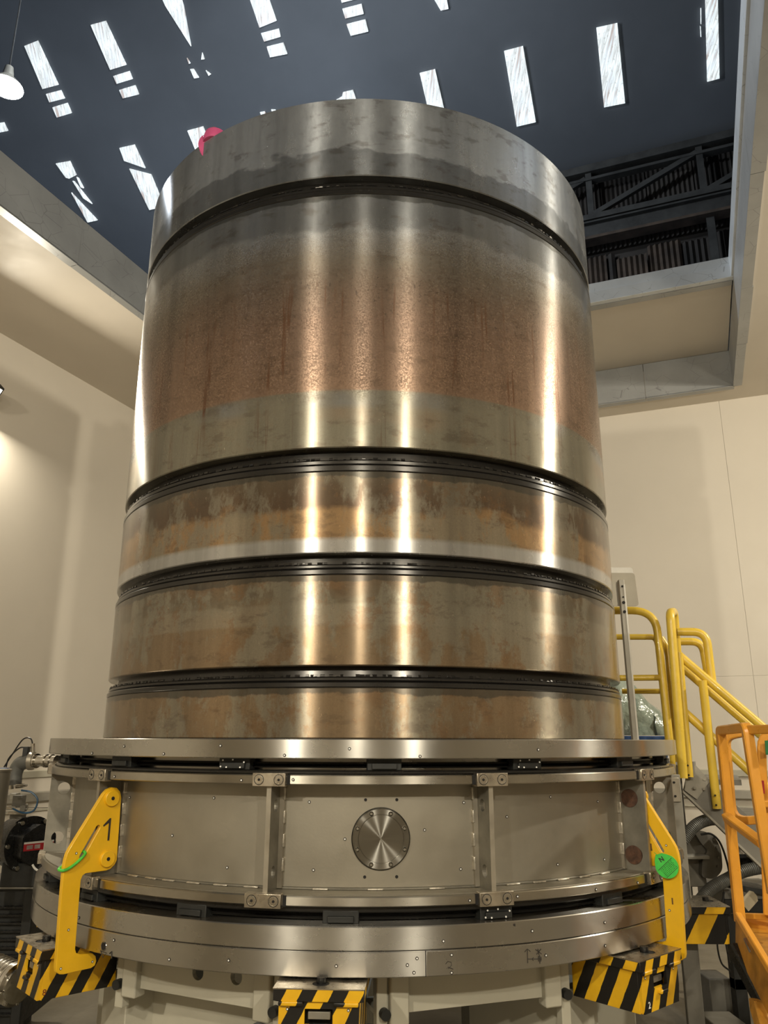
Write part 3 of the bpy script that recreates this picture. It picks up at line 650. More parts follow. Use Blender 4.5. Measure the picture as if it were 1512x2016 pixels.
# joint plates over the lips
def joint_plate(phi, z, half, h=0.046, r=1.592, mat='plate_steel'):
    m = rframe(phi, r, z); root = NB(); w_ = r*math.sin(R_(half))
    box(root, (-w_, -0.012, -h/2), (w_, 0.02, h/2), m); o = cpart('joint_plate', root, mat, bev=0.002)
    bm = NB(); box(bm, (w_+0.001, -0.0005, -h/2+0.006), (w_+0.012 if phi < 0 else -w_-0.012, 0.003, h/2-0.006), m) if False else None
    for s in (-1, 1):
        bm = NB(); mm = Matrix.Translation(m @ Vector((s*w_*0.60, -0.012, 0))) @ m.to_3x3().to_4x4()
        lathe(bm, [(0.0155, -0.001), (0.0165, 0.001), (0.0135, 0.0012), (0.0130, -0.002), (0.0, -0.002)], 20, m=mm @ Matrix.Rotation(R_(90), 4, 'X'), closed=False)
        c = finish('bolt', bm, 'bolt_steel', o)
        bm = NB(); lathe(bm, [(0, 0.0022), (0.0045, 0.0022), (0.0045, 0.0)], 8, m=mm @ Matrix.Rotation(R_(90), 4, 'X'), closed=False); finish('hex_socket', bm, 'dark_hole', o)
        bm = NB(); lathe(bm, [(0.0165, 0.0), (0.0175, 0.0016), (0.0185, 0.0)], 20, m=mm @ Matrix.Rotation(R_(90), 4, 'X'), closed=False); finish('bolt_rim', bm, 'dark_hole', o)
for p in (-71.5, -41.8, -12.3, 16.65, 47.3, 77): joint_plate(p, 1.461, 2.2)
for p in (-71.5, -42.5, -12.5, 16.7, 47.6, 77): joint_plate(p, 1.069, 2.35)
# dark slit beside every plate
for p in (-41.8, -12.3, 16.65, 47.3):
    for z in (1.461, 1.069):
        s = 1 if p < 0 else -1
        bm = NB(); box(bm, (-0.006, -0.001, -0.017), (0.006, 0.004, 0.017), rframe(p+s*2.45, 1.5905, z)); cpart('lip_slit', bm, 'dark_hole', smooth=False)
# sliding carriage blocks in the two dark gaps
def carriage(phi, z, dotted):
    m = rframe(phi, 1.565, z)
    bm = NB(); box(bm, (-0.062, 0.0, -0.021), (0.062, 0.05, 0.021), m); o = cpart('carriage_block', bm, 'black_matte', bev=0.003)
    bm = NB(); box(bm, (-0.045, -0.012, -0.016), (0.045, 0.004, 0.004), m); finish('block_cover', bm, 'black_matte', o, bev=0.002)
    if dotted:
        for a, b_ in ((-0.04, 0.012), (0.0, 0.014), (0.045, 0.006), (-0.048, -0.010), (-0.025, -0.012), (0.03, -0.012)):
            bm = NB(); cyl(bm, m @ Vector((a, -0.0125, b_)), m @ Vector((a, -0.0145, b_)), 0.003, 10); finish('target_dot', bm, 'white_ink', o)
for i in range(-4, 5): carriage(2.5+20.3*i, 1.513, i in (-1, 1))
for i in range(-4, 5): carriage(-2.9+20.1*i, 1.018, i == 1)
# inspection port with a spun blank cover
PH, PZ, PR = 2.26, 1.257, 1.4775
pm = orient(polar(PH, PR, PZ), polar(PH, 1, 0), (math.cos(R_(PH)), math.sin(R_(PH)), 0))
def zl(name, prof, mat, parent, m, n=64, closed=False):
    bm = NB(); lathe(bm, prof, n, closed=closed); return finish(name, bm, mat, parent, mw=m)
pf = zl('port_flange', [(0.0, -0.004), (0.1035, -0.004), (0.1035, 0.006), (0.1005, 0.0095), (0.084, 0.0095), (0.084, 0.006), (0, 0.006)], 'spun_steel', ch, CM @ pm)
zl('blank_cover', [(0.0, 0.0075), (0.0805, 0.0075), (0.0825, 0.0045)], 'spun_steel', pf, Matrix.Identity(4))
zl('seal_gap', [(0.1036, -0.003), (0.1058, 0.001), (0.1058, -0.004)], 'dark_hole', pf, Matrix.Identity(4))
for i in range(8):
    a = R_(22.5+45*i)
    zl('bolt', [(0, 0.016), (0.0045, 0.016), (0.0046, 0.013), (0.0062, 0.0165), (0.0082, 0.014), (0.0082, 0.009)], 'bolt_steel', pf, Matrix.Translation((0.0915*math.cos(a), 0.0915*math.sin(a), 0)), 14)
for x_, y_ in ((716, 1573), (780, 1573), (715, 1725), (779, 1725)):
    pass
for p, z in ((-0.035, 1.388), (0.079, 1.388), (-0.036, 1.130), (0.078, 1.130)):
    a = PH + math.degrees((p-0.021)/1.475); c = polar(a, 1.4755, z); d = polar(a, 1, 0)
    bm = NB(); cyl(bm, c-d*0.01, c+d*0.0008, 0.0055, 14); cpart('tapped_hole', bm, 'dark_hole')
# reference dots stuck on the metal
def dot(x, y, z, r):
    c = Vector((x, y, z)); n = Vector((x, y, 0)).normalized()
    bm = NB(); cyl(bm, c-n*0.001, c+n*0.0006, 0.0054, 14); o = cpart('target_dot', bm, 'ink')
    bm = NB(); cyl(bm, c, c+n*0.0010, 0.0028, 12); finish('target_center', bm, 'white_ink', o)
DOTS = [(-0.9371, -1.3104, 1.5717), (-1.1022, -1.1749, 1.5427), (-0.7545, -1.4234, 1.5457), (-0.5270, -1.5224, 1.5761), (-0.2875, -1.5851, 1.5443), (-0.0565, -1.6100, 1.5676), (0.1940, -1.5993, 1.5421), (0.6428, -1.4772, 1.5641),
 (-0.9487, -1.1307, 1.3720), (-0.5686, -1.3621, 1.3861), (-0.7327, -1.2813, 1.2457), (-0.5010, -1.3884, 1.1488), (-0.2029, -1.4620, 1.3793), (-0.0710, -1.4743, 1.2549), (-0.1817, -1.4648, 1.1512), (0.3654, -1.4301, 1.3757), (0.2172, -1.4599, 1.2841), (0.3481, -1.4344, 1.1497), (0.5328, -1.3765, 1.3218), (0.7212, -1.2878, 1.3861), (0.7367, -1.2790, 1.1428), (0.9627, -1.1189, 1.1389), (0.9487, -1.1307, 1.3583),
 (-0.9807, -1.2528, 1.4569), (-0.4445, -1.5276, 1.4575), (-0.2554, -1.5704, 1.4615), (0.3643, -1.5487, 1.0665), (0.5393, -1.4968, 1.0699), (0.8628, -1.3367, 1.0655), (1.0726, -1.1751, 1.0619),
 (0.2671, -1.5887, 0.9496), (-0.4542, -1.5456, 0.8835), (-0.0900, -1.6085, 0.8811), (0.1772, -1.6012, 0.9011), (0.1449, -1.6045, 0.8824), (0.1667, -1.6024, 0.8593), (0.2940, -1.5839, 0.9072), (0.2929, -1.5842, 0.8543), (0.5850, -1.5010, 0.9611), (0.8839, -1.3469, 0.9565), (0.8790, -1.3500, 0.8802), (0.6328, -1.4815, 0.8806), (-0.9040, -1.3335, 0.8993), (-0.6711, -1.4645, 0.8677), (-1.0839, -1.1918, 0.9449)]
for d in DOTS: dot(*d, 0)
# tapped holes with bright rims in the bottom flange
for c in ((0.2315, -1.5943, 0.8811), (-0.9475, -1.3029, 0.8726)):
    c = Vector(c); n = Vector((c.x, c.y, 0)).normalized(); m = orient(c, n)
    o = zl('lifting_hole', [(0.0165, -0.002), (0.0145, 0.0012), (0.0125, -0.004)], 'chrome', ch, CM @ m, 24)
    zl('hole_bore', [(0, -0.0005), (0.0125, 0.0002)], 'dark_hole', o, Matrix.Identity(4), 20)
# seam of the split bottom flange
bm = NB(); box(bm, (-0.0012, -0.0004, 0.846), (0.0012, 0.003, 0.9225), rframe(7.35, 1.6102, 0)); cpart('flange_seam', bm, 'dark_hole', smooth=False)
bm = NB(); box(bm, (-0.10, -0.0008, 0.848), (0.006, 0.003, 0.921), rframe(11.0, 1.6098, 0)); cpart('seam_plate', bm, 'bright_steel', bev=0.0008)
# pen marks on the bottom flange
def stroke(pts, name='pen_mark', r=0.0014, off=0.0006):
    P_ = []
    for p in pts:
        p = Vector(p); n = Vector((p.x, p.y, 0)).normalized(); P_.append(p+n*off)
    bm = NB(); tube(bm, P_, r, 5); cpart(name, bm, 'ink')
stroke([(0.5534, -1.5119, 0.8989), (0.5633, -1.5082, 0.9074), (0.5743, -1.5041, 0.8986)]); stroke([(0.5633, -1.5082, 0.9074), (0.5629, -1.5084, 0.8637)])
stroke([(0.5636, -1.5081, 0.8761), (0.6150, -1.4879, 0.8711)]); stroke([(0.5936, -1.4966, 0.9031), (0.6159, -1.4875, 0.8868)]); stroke([(0.6149, -1.4880, 0.9026), (0.5966, -1.4954, 0.8871)]); stroke([(0.6033, -1.4927, 0.9038), (0.6062, -1.4915, 0.8861)])
stroke([(0.6039, -1.4924, 0.8801), (0.6134, -1.4886, 0.8776), (0.6127, -1.4889, 0.8651), (0.6031, -1.4928, 0.8660), (0.6039, -1.4924, 0.8801)]); stroke([(0.6080, -1.4908, 0.8844), (0.6084, -1.4906, 0.8577)]); stroke([(0.5846, -1.5001, 0.8788), (0.5787, -1.5024, 0.8747), (0.5841, -1.5003, 0.8695)])
stroke([(0.2728, -1.5867, 0.8807), (0.2799, -1.5855, 0.8879), (0.2919, -1.5833, 0.8858), (0.2935, -1.5830, 0.8767), (0.2829, -1.5850, 0.8666), (0.2760, -1.5862, 0.8669), (0.2813, -1.5852, 0.8712), (0.2984, -1.5821, 0.8643)], off=0.0004)
stroke([(-0.9604, -1.2922, 0.8569), (-0.9456, -1.3030, 0.8362), (-0.9313, -1.3133, 0.8535), (-0.9552, -1.2960, 0.8545)]); stroke([(-0.9174, -1.3231, 0.8541), (-0.9091, -1.3288, 0.8620), (-0.9063, -1.3307, 0.8394)], r=0.0022)
stroke([(0.5164, -1.5250, 0.9885), (0.5217, -1.5231, 0.9818)], r=0.002); stroke([(0.5220, -1.5230, 0.9881), (0.5161, -1.5250, 0.9837)], r=0.002)
# rusty plugs in the right gusset, blanked round plate beyond
for z in (1.366, 1.146):
    c = polar(47.0, 1.521, z, -0.0085); d = -polar(47.0, 0, 0, 1.0)
    bm = NB(); cyl(bm, c-d*0.006, c+d*0.003, 0.036, 32); o = cpart('rusty_plug', bm, 'rust_disc')
    bm = NB(); cyl(bm, c, c+d*0.005, 0.012, 20); finish('plug_center', bm, 'rust_disc', o)
c = polar(62, 1.477, 1.39); n = polar(62, 1, 0); bm = NB(); cyl(bm, c-n*0.006, c+n*0.004, 0.045, 28); cpart('blank_plug', bm, 'matte_steel')
# stitch welds along the shelf
for p in (-37, -33, -29.5, -25, -20.5, -15.8, -6, 1.5, 10, 21.5, 26, 30.5, 35, 40):
    bm = NB(); m = rframe(p, 1.490, 1.0885); box(bm, (-0.028, -0.002, 0), (0.028, 0.008, 0.006), m); cpart('weld_bead', bm, 'weld', bev=0.002)
# square service column fixed to the right flank of the ring

# ================================================================== LIFTING BRACKETS (yellow arms)
ARM = [(1.505, 1.373), (1.512, 1.395), (1.528, 1.410), (1.549, 1.413), (1.570, 1.405), (1.585, 1.390), (1.702, 1.203), (1.711, 1.185), (1.716, 1.165), (1.719, 1.135), (1.716, 1.02), (1.708, 0.80), (1.704, 0.786), (1.692, 0.777), (1.676, 0.774), (1.568, 0.774), (1.553, 0.780), (1.548, 0.795), (1.553, 0.812), (1.568, 0.824), (1.616, 0.829), (1.634, 0.836), (1.640, 0.850), (1.645, 1.06), (1.645, 1.087), (1.640, 1.100), (1.628, 1.107), (1.545, 1.107), (1.523, 1.112), (1.508, 1.124), (1.500, 1.140), (1.500, 1.16)]
def lifting_bracket(phi, label, num, dr=0.0):
    root = empty('lifting_bracket', label, 'bracket', mw=rframe(phi, 1.6, 0.774))
    inv = root.matrix_world.inverted()
    # plane of the plate: x = outward radius, y = up, z = tangential
    a = R_(phi); rv = Vector((math.sin(a), -math.cos(a), 0)); tv = Vector((math.cos(a), math.sin(a), 0))
    # right-handed: (-rv, z, tv)
    M = Matrix(((-rv.x, 0, tv.x, rv.x*dr), (-rv.y, 0, tv.y, rv.y*dr), (0, 1, 0, 0), (0, 0, 0, 1)))
    slot = []
    p0, p1, hw_ = Vector((1.594, 1.268)), Vector((1.652, 1.168)), 0.0085
    d = (p1-p0).normalized(); nrm = Vector((-d.y, d.x))
    for i in range(9):
        th = math.pi*i/8; slot.append(p0 + nrm*hw_*math.cos(th) - d*hw_*math.sin(th))
    for i in range(9):
        th = math.pi*i/8; slot.append(p1 - nrm*hw_*math.cos(th) + d*hw_*math.sin(th))
    bm = NB(); prism(bm, [(-x, y) for x, y in ARM], 0.020, 0.040, inv @ M, holes=[[(-p.x, p.y) for p in slot]])
    finish('arm_plate', bm, 'yellow_paint', root, bev=0.0015)
    for (r0, z0) in ((1.549, 1.372), (1.545, 1.150)):
        c = inv @ (rv*r0 + Vector((0, 0, z0)) + tv*0.038); e = inv @ (rv*r0 + Vector((0, 0, z0)) + tv*0.052)
        bm = NB(); cyl(bm, c, e, 0.031, 32, 0.030); o = finish('pin_boss', bm, 'yellow_paint', root, bev=0.002)
        e2 = inv @ (rv*r0 + Vector((0, 0, z0)) + tv*0.0535)
        bm = NB(); cyl(bm, e, e2, 0.007, 16); finish('screw_hole', bm, 'dark_hole', o)
        b0 = inv @ (rv*r0 + Vector((0, 0, z0)) + tv*0.0085)
        bm = NB(); cyl(bm, b0, c, 0.020, 20); finish('pin', bm, 'rib_steel', root)
    if num:
        T = Matrix(((-rv.x, 0, tv.x, 0), (-rv.y, 0, tv.y, 0), (0, 1, 0, 0), (0, 0, 0, 1)))
        T.translation = rv*1.552 + Vector((0, 0, 1.256)) + tv*0.0405
        bm = NB(); prism(bm, [(0.002, -0.040), (0.010, -0.040), (0.010, 0.042), (0.004, 0.042), (-0.022, 0.018), (-0.020, 0.012), (0.002, 0.025)], 0.0, 0.0008, inv @ T)
        finish('number', bm, 'ink', root, smooth=False)
    return root, rv, tv, inv
lb1, rv1, tv1, inv1 = lifting_bracket(-42.0, 'yellow lifting arm marked 1 on the left flank of the chamber ring', True)
lb2, rv2, tv2, inv2 = lifting_bracket(47.0, 'yellow lifting arm carrying a green round tag on the right flank', False, -0.022)
def arm_dot(root, inv, rv, tv, r0, z0, s):
    c = rv*r0 + Vector((0, 0, z0)) + tv*(0.0400 if s > 0 else 0.0200); d = tv*s
    bm = NB(); cyl(bm, inv @ (c-d*0.0005), inv @ (c+d*0.0006), 0.0048, 14); o = finish('target_dot', bm, 'ink', root)
    bm = NB(); cyl(bm, inv @ c, inv @ (c+d*0.001), 0.0026, 12); finish('target_center', bm, 'white_ink', o)
for r0, z0 in ((1.675, 1.182), (1.675, 0.92), (1.690, 0.795), (1.565, 0.795), (1.532, 1.366)): arm_dot(lb1, inv1, rv1, tv1, r0, z0, 1)
for r0, z0 in ((1.650, 1.19), (1.640, 0.95)): arm_dot(lb2, inv2, rv2, tv2, r0, z0, -1)
# brown scuffs on the right arm
for (r0, z0, sx, sz) in ((1.583, 1.18, 0.006, 0.012), (1.578, 1.168, 0.012, 0.004), (1.655, 0.985, 0.003, 0.012)):
    c = rv2*r0 + Vector((0, 0, z0)) + tv2*0.0198; m = inv2 @ Matrix(((rv2.x, tv2.x, 0, c.x), (rv2.y, tv2.y, 0, c.y), (0, 0, 1, c.z), (0, 0, 0, 1)))
    bm = NB(); box(bm, (-sx, -0.0003, -sz), (sx, 0.0006, sz), m); finish('scuff_mark', bm, 'stain_brown', lb2, bev=0.001)
# green cord round the left arm
def A1(r, z, t): return rv1*r + Vector((0, 0, z)) + tv1*t
cord = [A1(1.640, 1.185, 0.030), A1(1.643, 1.178, 0.048), A1(1.665, 1.158, 0.050), A1(1.690, 1.140, 0.048), A1(1.712, 1.130, 0.047), A1(1.726, 1.128, 0.042), A1(1.728, 1.130, 0.020), A1(1.712, 1.138, 0.014), A1(1.68, 1.155, 0.013), A1(1.65, 1.18, 0.014), A1(1.640, 1.185, 0.030)]
bm = NB(); tube(bm, spline([c-cord[0] for c in cord], 5), 0.0055, 8); o = finish('tie_cord', bm, 'green_cord'); o.location = cord[0]
tag(o, 'bright green cord looped through the slot of the left yellow arm', 'cord')
# green inspection tag on the right arm
TG = rv2*1.655 + Vector((0, 0, 1.115)) - tv2*0.004
tw = (CAM - TG); tw.z = 0; tw.normalize()
tm = orient(TG, (tw*0.8 - tv2*0.5).normalized(), (tw.cross(Vector((0, 0, -1)))))
tm = tm @ Matrix.Scale(0.80, 4)
tagr = empty('inspection_tag', 'round bright green inspection tag hanging on the right yellow arm', 'tag', mw=tm)
tear = [(-0.052, 0.048)] + circle(0, 0, 0.055, 22, -215, 80) if False else [(-0.050, 0.050), (-0.056, 0.02)] + circle(0, 0, 0.056, 20, 190, 420) + [(0.005, 0.056), (-0.02, 0.060)]
bm = NB(); prism(bm, tear, -0.001, 0.0015); finish('tag_disc', bm, 'green_tag', tagr, bev=0.0006)
Rz = Matrix.Rotation(R_(32), 4, 'Z')
text_mesh('tag_letter', 'N', 0.030, 'ink', Matrix.Translation((-0.022, 0.030, 0.002)) @ Rz, tagr, 0.0003, 0.0012)
for yy, x0, x1 in ((0.012, -0.045, 0.047), (-0.036, -0.038, 0.038)):
    bm = NB(); box(bm, (x0, yy-0.0012, 0.0015), (x1, yy+0.0012, 0.0024), Matrix.Rotation(R_(42), 4, 'Z')); finish('tag_line', bm, 'ink', tagr, smooth=False)
for k_ in range(6):
    yy = 0.006 - 0.007*k_; bm = NB(); x = -0.036
    while x < 0.034:
        ln = random.uniform(0.004, 0.012); box(bm, (x, yy-0.0014, 0.0015), (x+ln, yy+0.0014, 0.0021), Matrix.Rotation(R_(42), 4, 'Z')); x += ln+0.003
    finish('tag_print', bm, 'green_dark', tagr, smooth=False)
bm = NB(); tube(bm, spline([Vector((-0.040, 0.046, 0.001)), Vector((-0.047, 0.056, 0.004)), Vector((-0.056, 0.060, -0.004))], 4), 0.0015, 6); finish('tie', bm, 'green_cord', tagr)

# ================================================================== JACKS with hazard stripes
def jack(phi, label, mat, num, nface, z=0.838, rout=1.70):
    root = empty('screw_jack', label, 'jack', mw=rframe(phi, rout, z))
    hb = -0.175
    # housing, local x tangential, y inward, z up (top plate at 0)
    bm = NB()
    prof = [(-0.128, -0.040), (0.128, -0.040), (0.128, -0.120), (0.118, hb), (-0.118, hb), (-0.128, -0.120)]
    prism(bm, prof, 0.0, 0.012, Matrix(((1, 0, 0, 0), (0, 0, 1, 0.012), (0, 1, 0, 0), (0, 0, 0, 1))), holes=[[(-0.045, -0.060), (0.045, -0.060), (0.045, -0.105), (-0.045, -0.105)]])
    finish('front_plate', bm, mat, root)
    for s in (-1, 1):
        bm = NB(); box(bm, (min(s*0.116, s*0.128), 0.024, hb), (max(s*0.116, s*0.128), 0.31, -0.036)); 
        finish('side_plate', bm, mat, root, bev=0.002)
    bm = NB(); box(bm, (-0.112, 0.07, -0.16), (0.112, 0.29, -0.02)); finish('core', bm, 'black_matte', root)
    bm = NB(); prism(bm, [(-0.145, -0.004), (0.145, -0.004), (0.145, -0.036), (0.132, -0.038), (-0.132, -0.038), (-0.145, -0.036)], 0.0, 0.33, Matrix(((1, 0, 0, 0), (0, 0, 1, 0.0), (0, 1, 0, 0), (0, 0, 0, 1)))); finish('cap', bm, mat, root, bev=0.002)
    bm = NB(); prism(bm, [(-0.147, 0.0), (0.147, 0.0), (0.147, 0.33), (-0.147, 0.33)], -0.0035, 0.0, holes=[circle(0, 0.055, 0.028, 24)]); o = finish('top_plate', bm, 'plate_steel', root)
    bm = NB(); cyl(bm, (0, 0.055, -0.0036), (0, 0.055, -0.0028), 0.029, 24); finish('screw_hole', bm, 'dark_hole', root)
    bm = NB(); cyl(bm, (0, 0.068, -0.003), (0, 0.068, 0.017), 0.016, 20); finish('screw', bm, 'black_gloss', root)
    bm = NB(); box(bm, (-0.036, 0.026, -0.094), (0.036, 0.08, -0.072)); finish('wedge_block', bm, 'rib_steel', root, bev=0.002)
    for s in (-1, 1):
        bm = NB(); box(bm, (s*0.088-0.04, -0.006, -0.050), (s*0.088+0.04, 0.014, -0.036)); finish('hook_lug', bm, mat, root, bev=0.004)
    bm = NB(); box(bm, (-0.022, -0.004, -0.125), (0.026, 0.014, -0.113)); finish('slot_lip', bm, mat, root, bev=0.003)
    for (x, zz) in ((-0.10, -0.062), (0.095, -0.062)):
        bm = NB(); cyl(bm, (x, 0.0125, zz), (x, 0.0112, zz), 0.0048, 12); finish('target_dot', bm, 'ink', root)
        bm = NB(); cyl(bm, (x, 0.0125, zz), (x, 0.0105, zz), 0.0026, 12); finish('target_center', bm, 'white_ink', root)
    if num:
        x, y, zz, face = nface
        if face == 'front': T = Matrix.Translation((x, 0.0114, zz)) @ Matrix.Rotation(R_(90), 4, 'X')
        else: T = Matrix.Translation((0.1285*face, y, zz)) @ Matrix.Rotation(R_(90*face), 4, 'Z') @ Matrix.Rotation(R_(90), 4, 'X')
        text_mesh('number', num[0], 0.030, num[1], T, root)
    return root
jack(-4.8, 'black and yellow striped jack at the bottom centre', 'hazard_rise', None, None)
jack(40.2, 'black and yellow striped jack marked 2, lower right under the green-tagged arm', 'hazard_fall', ('2', 'white_ink'), (-0.085, 0, -0.152, 'front'))
jack(-49.8, 'black and yellow striped jack marked 8 at the lower left', 'hazard_rise', ('8', 'number_red'), (0, 0.034, -0.150, 1))
jack(87.5, 'black and yellow striped jack half hidden behind the right end of the ring', 'hazard_wide', None, None, 0.80, 1.84)
jack(-94.8, 'black and yellow striped jack glimpsed behind the left end of the ring', 'hazard_rise', None, None)

# ================================================================== BASE FRAME
bf = empty('support_frame', 'cream painted eight-sided steel support frame under the chamber ring', 'frame', (0, 0, 0))
AP = 1.35
for i in range(8):
    ph = 17.7+45*i; hl = 0.385
    m = rframe(ph, AP, 0.0)
    M2 = m @ Matrix(((1, 0, 0, 0), (0, 0, 1, 0.0), (0, 1, 0, 0), (0, 0, 0, 1)))
    holes = [circle(-0.0, 0.760, 0.026, 20), circle(0.175, 0.765, 0.026, 20)] if i in (7,) else []
    bm = NB(); prism(bm, [(-hl, 0.675), (hl, 0.675), (hl, 0.838), (-hl, 0.838)], 0.0, 0.02, M2, holes=holes); finish('side_plate', bm, 'cream_steel', bf, smooth=False)
    bm = NB(); box(bm, (-hl, 0.02, 0.675), (hl, 0.16, 0.69), m); finish('bottom_web', bm, 'cream_steel', bf, smooth=False)
    for s in (-1, 1):
        bm = NB(); box(bm, (s*0.305-0.035, -0.03, 0.645), (s*0.305+0.035, 0.03, 0.838), m); finish('end_bracket', bm, 'cream_steel', bf, bev=0.006)
        bm = NB(); box(bm, (s*0.365-0.02, -0.012, 0.60 if i else 0.45), (s*0.365+0.02, 0.03, 0.838), m); finish('corner_plate', bm, 'cream_steel', bf, bev=0.004)
        bm = NB(); cyl(bm, m @ Vector((s*0.36, -0.012, 0.685)), m @ Vector((s*0.36, -0.04, 0.685)), 0.018, 16); finish('rubber_stop', bm, 'black_matte', bf)
    # leg under the jack
    pj = -4.8+45*i; mj = rframe(pj, 1.33, 0.0)
    bm = NB(); box(bm, (-0.11, 0.0, 0.0), (0.11, 0.50, 0.66), mj); finish('leg', bm, 'cream_steel', bf, bev=0.004)
for k_, ph in enumerate((-27.3,)):
    m = rframe(ph, 1.16, 0.0); bm = NB(); box(bm, (-0.52, 0.0, 0.0), (0.50, 0.02, 0.66), m); finish('infill_panel', bm, 'cream_steel', bf, smooth=False)
m = rframe(-27.3, 1.17, 0.0)
bm = NB(); prism(bm, [(-0.30, 0.30), (0.16, 0.575), (0.26, 0.56), (-0.02, 0.40), (-0.02, 0.30)], 0.0, 0.10, m @ Matrix(((1, 0, 0, 0), (0, 0, -1, 0.0), (0, 1, 0, 0), (0, 0, 0, 1)))); finish('fork_pocket', bm, 'grey_steel', bf, bev=0.004)
m = rframe(17.7, 1.17, 0.0)
bm = NB(); prism(bm, [(-0.36, 0.60), (0.20, 0.50), (0.24, 0.46), (-0.34, 0.56)], 0.0, 0.06, m @ Matrix(((1, 0, 0, 0), (0, 0, -1, 0.0), (0, 1, 0, 0), (0, 0, 0, 1)))); finish('shade_strip', bm, 'grey_steel', bf, bev=0.004)  # dark strip put in for the shade below the beam

# ================================================================== LEFT MACHINES
def wobj(name, build, mat, label, cat, origin, **kw):
    bm = NB(); build(bm)
    for v_ in bm.verts: v_.co -= Vector(origin)
    o = finish(name, bm, mat, **kw); o.location = origin
    if label: tag(o, label, cat)
    return o
def child(root, name, build, mat, **kw):
    bm = NB(); build(bm); inv = root.matrix_world.inverted()
    bmesh.ops.transform(bm, matrix=inv, verts=bm.verts)
    return finish(name, bm, mat, root, **kw)
def sub(par, root, name, build, mat, **kw):
    bm = NB(); build(bm); bmesh.ops.transform(bm, matrix=root.matrix_world.inverted(), verts=bm.verts)
    return finish(name, bm, mat, par, **kw)
bpy.context.view_layer.update()
# vacuum pump: round black housing with hexagonal end cover
vp = empty('vacuum_pump', 'round black vacuum pump with a red and white label at the left edge', 'pump', (-1.8614, 0.3218, 0.8066)); bpy.context.view_layer.update()
pc = Vector((-1.8948, 0.3225, 1.0248)); ax = Vector((0.75, -0.62, 0.0)).normalized()
def lathe_axis(bm, prof, c, axis, n=40): lathe(bm, prof, n, m=orient(c, axis), closed=False)
child(vp, 'housing', lambda bm: lathe_axis(bm, [(0, -0.20), (0.115, -0.20), (0.135, -0.17), (0.135, -0.02), (0.15, -0.015), (0.15, 0.01), (0.0, 0.01)], pc, ax), 'black_gloss')
def hexcov(bm):
    m = orient(pc+ax*0.01, ax); prism(bm, rnd_poly([(0.115*math.cos(R_(60*i+30)), 0.115*math.sin(R_(60*i+30))) for i in range(6)], 0.02), 0.0, 0.09, m)
ec = child(vp, 'end_cover', hexcov, 'black_gloss', bev=0.006)
def lab(bm, z0, z1, x0, x1):
    pts = []
    m = orient(pc+ax*0.1005, ax); box(bm, (x0, z0, 0), (x1, z1, 0.001), m)
child(vp, 'red_label', lambda bm: lab(bm, -0.022, 0.014, -0.088, 0.088), 'red_label', smooth=False)
child(vp, 'white_strip', lambda bm: lab(bm, 0.014, 0.024, -0.088, 0.088), 'white_plastic', smooth=False)
child(vp, 'label_box', lambda bm: (lab(bm, -0.014, 0.007, -0.070, -0.035), lab(bm, -0.014, 0.007, -0.025, 0.008)), 'white_plastic', smooth=False)
def side_label(bm):
    m = orient(pc+ax*0.055+Vector((0, 0, 0)), Vector((-0.0, -1, 0)), (1, 0, 0))
    return
for i in range(6):
    a = R_(60*i); q = orient(pc, ax) @ Vector((0.135*math.cos(a), 0.135*math.sin(a), 0.012)); child(vp, 'bolt', lambda bm: cyl(bm, q, q+ax*0.014, 0.012, 8), 'bolt_steel')
child(vp, 'foot', lambda bm: box(bm, (pc.x-0.12, pc.y-0.05, pc.z-0.215), (pc.x+0.10, pc.y+0.10, pc.z-0.09)), 'black_matte', bev=0.006)
# finned motor cabinet below it
mc = empty('finned_motor', 'large black motor with horizontal cooling fins at the lower left', 'motor', (-1.8751, 0.3221, 0.2680)); bpy.context.view_layer.update()
t0 = Vector((-1.9453, 0.3236, 0.7987))
child(mc, 'casing', lambda bm: box(bm, (t0.x-0.26, t0.y, 0.12), (t0.x+0.11, t0.y+0.5, t0.z)), 'black_matte', bev=0.01)
zz = 0.18
while zz < t0.z-0.06:
    child(mc, 'fin', lambda bm: box(bm, (t0.x-0.25, t0.y-0.035, zz), (t0.x+0.07, t0.y+0.01, zz+0.009)), 'black_gloss', smooth=False); zz += 0.040
child(mc, 'end_post', lambda bm: box(bm, (t0.x+0.07, t0.y-0.04, 0.12), (t0.x+0.125, t0.y+0.02, t0.z)), 'black_matte', bev=0.006)
child(mc, 'top_cover', lambda bm: box(bm, (t0.x-0.27, t0.y-0.05, t0.z), (t0.x+0.13, t0.y+0.5, t0.z+0.012)), 'grey_steel', bev=0.004)
for s in (0.2, 0.62): child(mc, 'foot', lambda bm: box(bm, (t0.x-0.26+s*0.3, t0.y, 0.0), (t0.x-0.20+s*0.3, t0.y+0.5, 0.125)), 'black_matte')
# pipe elbow leading into the ring
el = empty('vacuum_pipe', 'bent grey vacuum pipe with chrome clamps joining the ring from the left', 'pipe', (-1.9789, 0.2243, 1.3750)); bpy.context.view_layer.update()
pe = [Vector((-1.7254, 0.1387, 1.4790)), Vector((-1.8053, 0.1705, 1.4781)), Vector((-1.8917, 0.2024, 1.4771)), Vector((-1.9742, 0.2242, 1.4709)), Vector((-1.9864, 0.2245, 1.3886)), Vector((-1.9785, 0.2243, 1.3072))]
child(el, 'elbow', lambda bm: tube(bm, spline([pe[2], (pe[2]+pe[3])*0.5+Vector((0, 0, -0.004)), Vector((-1.9663, 0.2240, 1.4544)), Vector((-1.9835, 0.2244, 1.4105)), Vector((-1.9810, 0.2243, 1.3478))], 6), 0.040, 16), 'hose_grey')
child(el, 'pipe_stub', lambda bm: cyl(bm, pe[2], pe[0], 0.030, 20), 'chrome')
